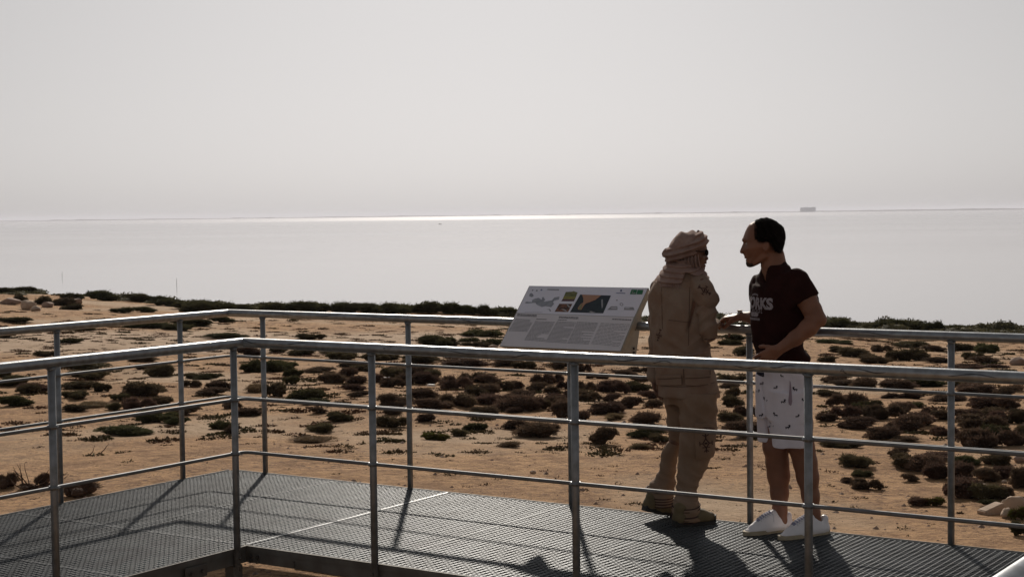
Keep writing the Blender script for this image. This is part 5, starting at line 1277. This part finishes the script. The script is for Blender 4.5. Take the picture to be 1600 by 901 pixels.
SH = """8,458,28,8,g 32,457,42,8,g 48,456,24,6,g 29,474,24,13,d 72,476,30,12,d 92,462,22,9,g 112,468,30,9,g 98,478,34,12,d 118,484,34,9,d 160,470,46,15,g 192,470,24,8,g 220,472,38,11,g 250,474,34,10,g 266,479,56,11,g 300,485,50,14,g 190,489,31,8,g 225,488,34,8,g 137,491,13,8,g 151,485,10,4,g 154,491,14,5,d 171,485,6,3,g 133,498,32,5,d 22,504,50,7,g 14,528,30,8,g 24,522,22,5,g 59,524,17,7,g 124,517,40,7,g 113,520,14,4,g 169,511,22,5,d 189,514,12,5,d 230,512,60,9,g 280,517,44,9,g 297,510,50,10,g 80,535,9,4,d 111,536,34,7,g 73,557,33,8,d 98,554,10,4,g 176,547,18,3,d 207,544,10,4,d 224,542,15,3,d 272,539,8,4,d 135,579,68,10,d 137,593,64,12,d 10,590,26,10,d 24,604,50,14,g 47,586,18,6,d 54,612,44,12,r 120,608,46,11,d 160,612,28,13,d 187,600,22,6,d 228,621,58,20,d 228,604,16,10,d 224,567,44,8,r 232,578,40,9,d 258,588,48,18,d 266,605,20,7,r 299,605,26,9,r 298,572,24,7,d 314,577,16,6,r 300,592,28,8,d
22,636,50,15,g 43,615,32,13,d 116,624,42,11,d 63,646,19,8,g 148,637,46,8,y 120,644,36,9,d 182,641,25,11,d 187,626,24,9,g 219,640,42,16,r 252,632,34,10,d 248,661,56,17,g 278,664,34,10,g 292,649,40,13,r 205,656,20,6,r 66,659,22,8,r 194,682,74,14,g 6,670,14,4,r 12,764,34,20,t 44,766,30,8,t 68,760,26,17,t 128,777,56,19,t
315,488,50,16,g 345,487,40,14,g 378,486,40,9,g 425,486,40,13,g 455,487,44,14,g 490,488,44,15,g 520,488,44,14,g 555,488,40,13,g 585,489,40,13,g 615,489,40,12,g 313,510,28,8,g 346,504,34,9,g 354,530,58,8,g 375,520,18,3,g 395,518,20,5,g 424,514,22,6,d 447,510,20,5,d 485,502,36,4,g 518,503,26,4,g 572,504,36,5,g 606,505,30,4,g 428,525,14,4,d 409,527,14,4,d 461,527,24,7,d 486,530,40,8,d 522,526,16,5,d 536,526,11,3,d 557,531,22,5,d 576,533,26,8,g 593,525,23,8,g 571,524,12,3,g 604,535,28,6,d 388,556,40,12,r 430,551,30,8,d 469,556,36,10,d 500,559,17,5,d 438,560,30,5,d 534,564,42,12,d 526,552,50,6,d 590,564,44,12,d 562,554,24,5,d 410,582,60,18,g 440,580,44,14,g 385,566,22,8,d 548,574,56,9,d 566,580,34,9,d 500,582,44,8,r 512,583,26,8,d 460,588,26,11,g 487,590,12,6,d 544,588,30,12,r 518,600,42,15,r 558,600,30,12,r 590,598,24,12,r 612,592,30,15,d 614,605,32,13,r 454,601,22,12,g 470,604,28,7,r 552,611,34,10,r 562,620,32,8,r 428,620,34,20,d 402,613,32,12,y 334,618,46,10,r 342,611,40,12,r 326,593,40,9,g 318,577,24,6,d 305,572,12,7,d 330,563,34,5,r 306,605,14,9,d 404,590,9,5,d 478,624,54,16,g 512,626,24,6,g 492,632,40,8,g 610,636,36,19,r 364,638,24,9,r 508,614,28,4,r 542,630,14,5,r
460,654,19,7,r 388,652,42,11,r 441,637,10,6,r 348,672,36,12,g 364,678,22,12,r 389,672,22,9,g 497,647,24,9,r 526,660,40,14,d 508,676,44,13,d 494,692,60,10,y 446,680,22,5,y 525,667,9,4,r 569,675,6,2,r 613,668,46,15,d 612,650,26,9,r 600,685,22,6,g 618,674,14,4,r 552,641,30,5,r 596,645,14,7,r
620,491,40,16,g 650,489,30,10,g 664,490,30,16,g 692,490,40,15,g 705,491,30,10,g 728,491,34,12,g 748,493,26,14,g 765,493,24,9,g 785,494,34,12,g 800,495,20,10,g 738,514,22,5,g 753,512,13,5,g 777,515,7,4,d 722,523,18,7,g 755,528,60,10,g 776,528,24,9,g 731,534,32,7,g 746,542,44,7,d 769,541,26,11,g 647,532,20,7,d 660,536,22,9,d 684,541,48,15,g 704,541,28,9,d 609,535,20,5,d 612,562,40,8,d 660,568,50,13,d 710,560,60,10,d 728,574,70,12,r 788,572,36,11,r 786,578,30,7,r 818,576,32,10,d 842,578,20,8,d 838,567,24,5,r 858,574,26,8,d 880,576,26,11,r 628,590,48,14,r 660,588,46,14,r 622,584,30,10,r 676,592,44,12,d 612,604,26,12,r 632,601,30,15,r 660,601,44,17,r 714,608,42,19,r 738,598,40,14,r 762,600,34,13,r 738,620,40,14,d 762,616,38,16,r 770,584,16,5,r 788,610,26,12,r 808,608,24,11,r 816,622,42,12,r 826,588,20,4,d 848,600,32,14,r 866,598,24,12,r 840,611,30,12,r 862,616,24,11,r 884,608,24,13,r 886,622,22,8,r 868,628,32,11,r 912,581,20,12,r 916,624,20,14,d 662,626,44,16,r 622,636,46,14,r 712,636,54,18,r 690,638,30,10,r 768,634,50,15,r 802,640,46,18,r 834,640,44,15,d 886,638,30,10,r
672,641,48,16,r 815,643,70,24,r 803,645,26,9,r 753,650,50,14,r 664,659,30,11,r 712,664,19,9,r 688,666,9,3,r 743,672,34,11,g 720,682,24,10,d 680,688,35,11,b 805,671,36,13,r 842,684,65,22,r 800,699,34,8,y 782,698,20,4,y 865,635,36,14,r 880,655,38,26,r 909,657,24,14,r 920,627,34,13,r 914,612,30,14,r 945,647,58,17,r 984,638,36,16,r 956,627,26,10,r 958,614,44,16,r 992,612,42,13,d 1014,623,30,11,r 1022,636,28,12,r 1010,664,44,18,r 944,695,38,23,r 917,694,20,8,y 958,657,30,9,y 1010,685,50,13,g 1025,691,34,12,d 1000,702,30,8,y 892,622,30,12,r 916,581,24,8,r 962,608,34,12,r 934,592,30,9,r 950,580,30,7,r 975,588,34,9,r 1000,582,30,8,r 1000,596,30,8,r
1140,540,34,8,g 1147,533,34,9,g 1160,556,28,14,d 1134,556,20,6,d 1144,596,36,10,d 1148,620,24,14,d 1140,606,30,8,r 1140,636,34,17,d 1143,660,34,13,d 1165,686,60,24,r 1166,650,30,14,r 1116,732,22,9,g
1290,512,40,9,g 1310,512,30,13,g 1335,513,30,9,g 1362,514,34,9,g 1387,515,34,14,g 1410,515,20,9,g 1418,516,28,14,g 1435,516,24,10,g 1455,517,34,14,g 1480,518,24,9,g 1505,519,34,10,g 1525,520,20,7,g 1550,521,24,5,g 1570,522,26,7,g 1595,523,24,8,g 1305,537,46,6,g 1386,536,26,4,g 1344,542,28,7,d 1418,543,44,9,d 1448,540,20,6,d 1308,551,32,9,d 1284,556,16,11,d 1336,558,42,13,d 1378,550,26,10,r 1297,557,12,5,r 1416,564,52,18,d 1400,554,24,9,d 1384,561,17,8,d 1458,549,34,8,r 1480,550,24,8,d 1505,548,36,11,d 1546,552,40,14,g 1576,554,18,12,g 1592,548,20,8,g 1520,562,28,10,d 1536,568,40,10,r 1510,570,24,7,g 1554,568,22,9,g 1464,567,44,8,r 1296,566,28,9,d 1360,568,50,12,d 1404,571,26,6,r 1532,576,70,6,r 1306,598,40,11,r 1322,606,50,10,r 1350,608,38,18,r 1402,610,56,14,r 1408,623,50,8,r 1442,605,60,13,g 1474,596,20,4,d 1480,627,54,10,r 1464,613,30,6,r 1506,604,46,9,d 1530,616,64,14,r 1572,618,34,13,r 1590,612,24,10,y 1290,620,36,9,d 1322,636,50,19,r 1284,636,14,10,d 1358,638,30,12,g 1332,625,30,8,r 1345,650,24,17,g 1318,654,42,17,r 1382,656,56,20,r 1404,648,44,18,r 1422,637,30,8,g 1454,648,22,11,r 1470,657,32,14,r 1500,654,26,13,r 1434,660,44,12,r 1530,638,52,16,r 1572,640,36,16,r 1514,653,36,13,r 1554,652,46,14,d 1590,658,34,16,d 1294,660,36,12,r 1340,661,44,8,r 1528,660,46,10,r
1340,671,54,16,r 1288,667,14,8,d 1420,674,58,22,r 1440,666,36,18,r 1372,687,60,18,r 1410,692,44,7,y 1534,670,62,18,r 1572,662,44,16,r 1590,662,30,18,d 1478,681,36,13,r 1466,688,20,8,r 1516,686,34,16,r 1550,702,84,26,r 1560,682,50,14,g 1594,684,18,18,d 1314,700,52,9,d 1311,711,28,7,y 1404,713,28,12,r 1340,732,46,17,d 1369,724,11,3,d 1412,735,52,20,d 1446,738,56,24,r 1460,720,50,10,r 1508,730,40,14,g 1464,750,42,22,r 1505,751,46,24,r 1563,729,48,17,d 1540,755,40,20,r 1562,748,40,16,r 1590,762,34,30,r 1350,747,34,9,g 1355,766,40,15,r 1332,756,28,8,r 1421,753,24,11,r 1298,738,20,7,y 1512,782,64,28,r 1486,773,20,16,r 1548,782,50,22,d 1574,780,26,18,r 1436,792,32,12,r 1458,791,28,12,b 1548,793,34,8,g 1592,813,24,18,b 1594,838,24,20,g 1500,802,7,6,r"""
ITEMS = []
for tok in SH.split():
    a = tok.split(','); ITEMS.append((float(a[0]), float(a[1]), float(a[2]), float(a[3]), a[4]))
def scale_of(p): return F_PX / max(1.0, p.y * _cp)
def shrub_matrix(px, py, w, h, rz, dyf=1.0):
    p = G(px, py); s = scale_of(p); W = w / s; Hh = max(h / s * 1.12, .05)
    D = min(W, .9 * W + .1) * dyf
    # the visible base is the front edge: the centre stands half a depth behind
    c = Vector((p.x * (1 + .5 * D / p.y), p.y + .45 * D, 0)); c.z = ground(c.x, c.y) - .02 * W
    return c, W, D, Hh
order = sorted(range(len(ITEMS)), key=lambda i: -ITEMS[i][2] * ITEMS[i][3])
keep = set(order[:298]); rest = [i for i in range(len(ITEMS)) if i not in keep]
def cell(px, py):
    cols = [(88, 'left of the leftmost near post'), (283, 'between the leftmost near post and the first far post'), (368, 'between the first far post and the corner post'),
            (583, 'right of the corner post'), (643, 'between the slim far post and its left neighbour'), (899, 'under the panel side'), (1020, 'left of the person in the turban'), (1180, 'between the two people'), (1263, 'behind the man in shorts'), (1488, 'right of the man in shorts'), (1700, 'at the right edge')]
    c = next(i for i, (x, _t) in enumerate(cols) if px < x)
    x = [(0, 390), (391, 1600)]
    top = 567 - (px - 85) * .104 if px < 391 else 535 + (px - 391) * .0445
    mid = 666 - (px - 84) * .1435 if px < 391 else 623 + (px - 391) * .0725
    low = 762 - (px - 84) * .185 if px < 391 else 705 + (px - 391) * .096
    ftop = 516 - px * .077 if px < 360 else 487 + (px - 360) * .0355
    r = 0 if py < ftop + 4 else 1 if py < top else 2 if py < mid else 3 if py < low else 4
    return c, r
COLT = ['left of leftmost near post', 'right of leftmost near post', 'left of corner post', 'right of corner post', 'left of slim far post', 'left of third near post', 'left of turbaned person', 'between the people', 'behind man in shorts', 'right of man in shorts', 'at the right edge']
ROWT = ['above the far handrail', 'between the two handrails', 'under the near handrail', 'under the middle rail', 'under the lowest rail']
ORD = ['first', 'second', 'third', 'fourth', 'fifth', 'sixth', 'seventh', 'eighth', 'ninth', 'tenth', '11th', '12th', '13th', '14th', '15th', '16th', '17th', '18th', '19th', '20th'] + ['%dth' % i for i in range(21, 60)]
cells = {}
for i in keep:
    x, y, w, h, k = ITEMS[i]; cells.setdefault((cell(x, y - h / 2), k), []).append(i)
LABEL = {}
for (cr, k), L in cells.items():
    L.sort(key=lambda i: ITEMS[i][0])
    for n, i in enumerate(L):
        x, y, w, h, _k = ITEMS[i]
        pos = '' if len(L) == 1 else (ORD[n] + ' from left ' if n < len(L) - 1 else 'rightmost ')
        LABEL[i] = '%s%s %s, %s' % (pos, KIND[k][2], ROWT[cr[1]], COLT[cr[0]])
for n, i in enumerate(sorted(keep)):
    x, y, w, h, k = ITEMS[i]; rn = random.Random(i)
    c, W, D, Hh = shrub_matrix(x, y, w, h, 0)
    o = bpy.data.objects.new('shrub', rn.choice(PROTO[k])); COL.objects.link(o)
    rz = rn.choice([0, PI]) + rn.uniform(-.35, .35)
    o.location = c; o.rotation_euler = (0, 0, rz); o.scale = (W * 1.20, max(D, Hh * 1.2), Hh * 1.02)
    tag(o, LABEL[i], 'shrub', {'r': 'red-brown saltbushes on the sand', 'd': 'dark saltbushes on the sand', 'g': 'green saltbushes on the sand', 'b': 'bright green shrubs', 'y': 'dry shrubs on the sand', 't': 'dead twiggy shrubs'}[k])
# everything smaller: one mass of little tufts, crumbs of plant and the unbroken green strip along the ridge
def tuft_field():
    rn = np.random.RandomState(5); V = []; Fq = []
    def tuft(c, r, h, n):
        for j in range(n):
            a = rn.rand() * 2 * PI; q = r * math.sqrt(rn.rand()); p = np.array([c[0] + q * math.cos(a), c[1] + q * math.sin(a), c[2] - .01])
            g = np.array([math.cos(a) * .7, math.sin(a) * .7, .45]) + rn.normal(size=3) * .4; L = h * (.25 + .45 * rn.rand()) * (1 - .5 * q / r)
            sd = rn.normal(size=3); sd /= np.linalg.norm(sd); L = .008 + L * .38; w = L * (.35 + .3 * rn.rand()); b = len(V)
            V.extend([p - sd * w, p + sd * w, p + g * L * .6 + sd * w, p + g * L]); Fq.append((b, b + 1, b + 2, b + 3))
    for i in rest:
        x, y, w, h, k = ITEMS[i]; c, W, D, Hh = shrub_matrix(x, y, w, h, 0); tuft(c, W * .5, Hh * 1.5, 350)
    n = 0
    while n < 5200:
        Y = 10.5 + 34 * rn.rand() ** .8; X = (rn.rand() * 2 - 1) * Y * .36
        dens = .5 + .5 * math.sin(X * .7 + 1.3 * math.sin(Y * .5)) * math.cos(Y * .45)
        if rn.rand() > .12 + dens: n += .2; continue
        n += 1; r = (.025 + .17 * rn.rand() ** 2.6) * (1 if Y > 15 else .45); tuft((X, Y, ground(X, Y)), r, .02 + r * .75, int(18 + r * 1900))
    m = bpy.data.meshes.new('small_tufts'); V = np.array(V); q = np.array(Fq, np.int32)
    m.vertices.add(len(V)); m.vertices.foreach_set('co', V.astype(np.float32).ravel()); m.loops.add(q.size); m.loops.foreach_set('vertex_index', q.ravel()); m.polygons.add(len(q))
    m.polygons.foreach_set('loop_start', np.arange(len(q), dtype=np.int32) * 4); m.update(calc_edges=True)
    tag(link('small_tufts', m, MATS['tuft_mix']), kind='stuff', label='small plant tufts and dry crumbs scattered over the sand')
tuft_field()
def pebbles():
    rn = np.random.RandomState(9); mb = MB()
    for i in range(1100):
        Y = 10.2 + 30 * rn.rand() ** 1.6; X = (rn.rand() * 2 - 1) * Y * .36; s = .008 + .028 * rn.rand() ** 3
        z = ground(X, Y); a = rn.rand() * 3; b = len(mb.v)
        for k in range(5): mb.v.append((X + s * (1 + .3 * rn.rand()) * math.cos(a + k * 1.257), Y + s * math.sin(a + k * 1.257), z - .004))
        mb.v.append((X + s * .2, Y, z + s * (.5 + .4 * rn.rand())))
        for k in range(5): mb.f.append([b + k, b + (k + 1) % 5, b + 5])
    tag(mb.build('pebbles', MATS['rock']), kind='stuff')
pebbles()
# ridge strip of dense evergreen ground cover
def ridge_cover():
    rn = np.random.RandomState(21); V = []; Fq = []
    for i in range(360):
        px = -120 + 1860 * rn.rand()
        if 60 < px < 150 and rn.rand() < .7: continue
        y0 = float(np.interp(px, [-120, 0, 110, 160, 300, 450, 640, 800, 1000, 1300, 1400, 1600, 1740], [457, 457, 462, 466, 478, 485, 487, 495, 503, 511, 515, 522, 524]))
        p = G(px, y0 + rn.rand() * 2.0)
        p.y += rn.rand() * 3.0; p.z = ground(p.x, p.y)
        r = .25 + .5 * rn.rand() ** 1.5; h = (.05 + .22 * rn.rand() ** 2) * (.8 + .6 * math.sin(px * .021) * math.sin(px * .047 + 1))
        h = max(h, .04)
        for j in range(170):
            d = rn.normal(size=3); d /= np.linalg.norm(d); d[2] = abs(d[2]); q = np.array(p) + d * np.array([r, r, h]) * (.8 + .25 * rn.rand())
            g = rn.normal(size=3); L = .035; sd = rn.normal(size=3); sd /= np.linalg.norm(sd); w = .030; b = len(V)
            V.extend([q - sd * w, q + g * L * .7, q + sd * w, q - g * L * .7]); Fq.append((b, b + 1, b + 2, b + 3))
        b = len(V)
        for k in range(10): V.append(np.array([p.x + r * .95 * math.cos(k * .628), p.y + r * .95 * math.sin(k * .628), p.z - .03]))
        for k in range(10): V.append(np.array([p.x + r * .6 * math.cos(k * .628), p.y + r * .6 * math.sin(k * .628), p.z + h * .75]))
        for k in range(10): Fq.append((b + k, b + (k + 1) % 10, b + 10 + (k + 1) % 10, b + 10 + k))
        for k in (0, 2, 4): Fq.append((b + 10 + k, b + 11 + k, b + 12 + k, b + 10 + (k + 5) % 10))
    m = bpy.data.meshes.new('ridge_plants'); V = np.array(V); q = np.array(Fq, np.int32)
    m.vertices.add(len(V)); m.vertices.foreach_set('co', V.astype(np.float32).ravel()); m.loops.add(q.size); m.loops.foreach_set('vertex_index', q.ravel()); m.polygons.add(len(q))
    m.polygons.foreach_set('loop_start', np.arange(len(q), dtype=np.int32) * 4); m.update(calc_edges=True)
    tag(link('ridge_plants', m, MATS['shrub_green']), kind='stuff', label='dense green ground cover along the ridge above the lagoon')
ridge_cover()
# ---------------------------------------------------------------- stones
def stone(px, py, w, h, label, m='rock', seed=0, dep=.7, blocky=False, rz=0.0, tilt=0.0, name='rock'):
    p = G(px, py); s = scale_of(p); W, Hh = w / s, h / s
    bm = bmesh.new()
    if blocky:
        bmesh.ops.create_cube(bm, size=1.0); bmesh.ops.bevel(bm, geom=bm.edges[:], offset=.06, segments=2, affect='EDGES')
        bmesh.ops.subdivide_edges(bm, edges=bm.edges[:], cuts=2, use_grid_fill=True)
    else:
        bmesh.ops.create_icosphere(bm, subdivisions=3, radius=.55)
    rn = random.Random(seed); facets = []
    for _ in range(13):
        nn = Vector((rn.uniform(-1, 1), rn.uniform(-1, 1), rn.uniform(-.3, 1))).normalized(); facets.append((nn, rn.uniform(.33, .48)))
    for v in bm.verts:
        c = v.co.copy()
        k = 1 + (.05 if blocky else .22) * math.sin(4 * c.x + seed) * math.cos(5 * c.y + 2 * c.z + seed) + (.02 if blocky else .08) * math.sin(13 * c.x + 7 * c.z + seed)
        v.co = c * k
        if not blocky:
            for nn, dd in facets:
                e = v.co.dot(nn) - dd
                if e > 0: v.co -= nn * e
    for v in bm.verts: v.co = Vector((v.co.x * W, v.co.y * W * dep, (v.co.z + .42) * Hh * 1.1))
    me = bpy.data.meshes.new(name); bm.to_mesh(me); bm.free(); me.materials.append(MATS[m])
    if not blocky: me.polygons.foreach_set('use_smooth', [i % 3 != 0 for i in range(len(me.polygons))])
    o = bpy.data.objects.new(name, me); COL.objects.link(o)
    o.location = (p.x, p.y + W * dep * .4, ground(p.x, p.y + W * dep * .4) - .02 * W); o.rotation_euler = (0, tilt, rz)
    return tag(o, label, 'rock')
stone(1553, 803, 38, 13, 'squared pale limestone block lying tilted, left of the rubble heap', 'stone', 1, .55, True, .35, -.30, 'stone_block')
stone(1592, 798, 40, 24, 'large pale boulder at the right edge behind the tilted block', 'stone', 2)
stone(1578, 809, 26, 15, 'round pale boulder just right of the tilted block', 'stone', 3)
stone(1597, 812, 22, 16, 'pale boulder half hidden by the green shrub at the right edge', 'stone', 4)
stone(1544, 765, 34, 9, 'grey flat stone between the brown bushes near the tilted block', 'rock', 5)
stone(1570, 754, 10, 5, 'small pale stone among brown bushes right of the flat stone', 'stone', 6)
stone(1594, 722, 20, 12, 'pale grey stone at the right edge among large brown bushes', 'rock', 7)
stone(1593, 570, 28, 14, 'dark craggy boulder at the right edge below the far handrail', 'rock', 8)
stone(12, 476, 30, 12, 'dark reddish boulder on the ridge at the left edge', 'rock', 9)
stone(42, 484, 26, 16, 'pale pointed boulder on the ridge, left part, tallest of its group', 'stone', 10)
stone(54, 486, 22, 8, 'low pale boulder leaning on the pointed one on the ridge', 'stone', 16)
stone(73, 480, 20, 10, 'brown boulder on the ridge between dark bushes', 'rock', 11)
stone(118, 474, 20, 9, 'grey boulder on the ridge behind dark bushes', 'rock', 12)
stone(770, 544, 14, 6, 'pale grey stone beside the panel’s lower left corner', 'stone', 13)
stone(833, 739, 12, 5, 'small pale stone alone on bare sand left of the third near post', 'stone', 14)
stone(1296, 646, 0.1 + 5, 3, 'tiny stone beside the bushes right of the man in shorts', 'rock', 15)
for px, py, lab in ((674, 605, 'white scrap of litter among bushes below the near handrail'), (604, 595, 'white scrap caught in a bush left of the slim far post'), (301, 507, 'white scrap in the bush beside the first far post'), (136, 512, 'white scrap in a bush left of the first far post'), (351, 496, 'white scrap on the sand near the far corner')):
    p = G(px, py); rn = random.Random(px); mb = MB(); 
    pts = [Vector((p.x + .05 * math.cos(k * 1.05) * (1 + .4 * rn.random()), p.y + .04 * math.sin(k * 1.05), p.z + .01 + .03 * rn.random())) for k in range(6)]
    mb.prism(pts, Vector((0, 0, .03))); tag(mb.build('litter', MATS['white_litter'], recalc=True), lab, 'litter')
# bare twigs
def dead_branch(px, py, n, L, lab, seed):
    p = G(px, py); rn = random.Random(seed); t = MB()
    for i in range(n):
        q = Vector((rn.uniform(-.12, .12), rn.uniform(-.05, .05), 0)); d = Vector((rn.uniform(-.8, .8), rn.uniform(-.3, .3), rn.uniform(.3, 1))).normalized()
        pts = [q.copy()]
        for k in range(4): d = (d + Vector((rn.uniform(-.4, .4), rn.uniform(-.3, .3), rn.uniform(-.2, .3)))).normalized(); pts.append(pts[-1] + d * L / 4)
        t.tube(pts, [.006, .005, .004, .003, .0015], 4)
    o = t.build('dead_branch', MATS['twig']); o.location = (p.x, p.y, ground(p.x, p.y)); tag(o, lab, 'branch')
dead_branch(52, 762, 14, .22, 'bare curling twigs beside the left near post above the deck edge', 3)
dead_branch(150, 710, 2, .14, 'single thin dead stick on bare sand left of the first far post', 5)
# ---------------------------------------------------------------- on the lagoon
def on_sea(px, py): r = ray(px, py); o = Vector((0, 0, CAM_H)); return o + r * ((SEA - CAM_H) / r.z)
for px, py, h, lab in ((97, 433, 9, 'thin stake in the calm water, left one of the two'), (276, 447, 13, 'thin stake in the calm water, nearer right one of the two')):
    p = on_sea(px, py); s = scale_of(p)
    o = MB().tube([(0, 0, -1), (.01, 0, h / s * .6), (.03, 0, h / s)], [.022, .018, .012], 8).build('water_stake', MATS['pole_wood'], smooth=True); o.location = p; tag(o, lab, 'stake', 'stakes standing in the lagoon')
def boat():
    p = on_sea(687.5, 350.2); s = scale_of(p); L = 5.0 / s; t = empty('fishing_boat', p); tag(t, 'tiny dark fishing boat far out near the bright strip of water', 'boat')
    V = []; F = []; st = [(-.5, .10, .10), (-.35, .15, .08), (0, .17, .07), (.3, .12, .09), (.5, .01, .15)]
    for (x, w, h) in st: V += [(x * L, -w * L, h * L), (x * L, 0, -.04 * L), (x * L, w * L, h * L)]
    for i in range(4): a = i * 3; F += [[a, a + 1, a + 4, a + 3], [a + 1, a + 2, a + 5, a + 4], [a, a + 3, a + 5, a + 2]]
    F.append([0, 2, 1]); me = bpy.data.meshes.new('hull'); me.from_pydata(V, [], F); link('hull', me, MATS['hull'], t)
    MB().box((-.05 * L, 0, .15 * L), .22 * L, .16 * L, .14 * L, bev=.01 * L).build('cabin', MATS['hull'], t)
    MB().tube([(0, 0, .1 * L), (0, 0, .38 * L)], .008 * L, 6).build('mast', MATS['hull'], t)
boat()
def far_building():
    D = 7900; r = ray(1262, 329.5); k = D / r.y; c = Vector((0, 0, CAM_H)) + r * k; s = scale_of(c)
    t = empty('large_building', (c.x, c.y, SEA + 4)); tag(t, 'pale grey blocky building far off on the horizon, right side', 'building')
    parts = [(-9.3, 4.2, 5.0), (-2.3, 9.0, 5.6), (4.6, 4.4, 5.2), (9.4, 5.0, 5.9)]
    base = (Vector((0, 0, CAM_H)) + ray(1262, 329.5) * k).z - SEA - 4
    for dx, w, h in parts:
        W = w / s; Hh = h / s + base * .0 + 0
        b = MB().box((dx / s, 0, base / 2 + Hh / 2 - 1), W, 22, Hh + base + 2).build('wall', MATS['far_wall'], t)
        for i in range(3):
            for j in range(3): MB().box((dx / s + (i - 1) * W * .3, -11.1, base + Hh * (.2 + .28 * j)), W * .14, .3, Hh * .13).build('window', MATS['far_window'], b)
        MB().box((dx / s, 0, base + Hh + .3), W * .5, 10, .8).build('roof_block', MATS['far_wall'], t)
far_building()
# ---------------------------------------------------------------- the day's haze
if HAZE:
    mb = MB(); mb.box((0, 12600, (SEA - 3.6 + 30) / 2), 46000, 26800, 30 - (SEA - 3.6))
    hz = mb.build('haze'); m = bpy.data.materials.new('haze'); m.use_nodes = True; n = m.node_tree.nodes; n.clear()
    o = n.new('ShaderNodeOutputMaterial'); pv = n.new('ShaderNodeVolumePrincipled'); m.node_tree.links.new(pv.outputs[0], o.inputs['Volume'])
    pv.inputs['Color'].default_value = (.86, .89, 1.0, 1); pv.inputs['Density'].default_value = .00009; pv.inputs['Anisotropy'].default_value = .3
    hz.data.materials.append(m); tag(hz, kind='stuff')
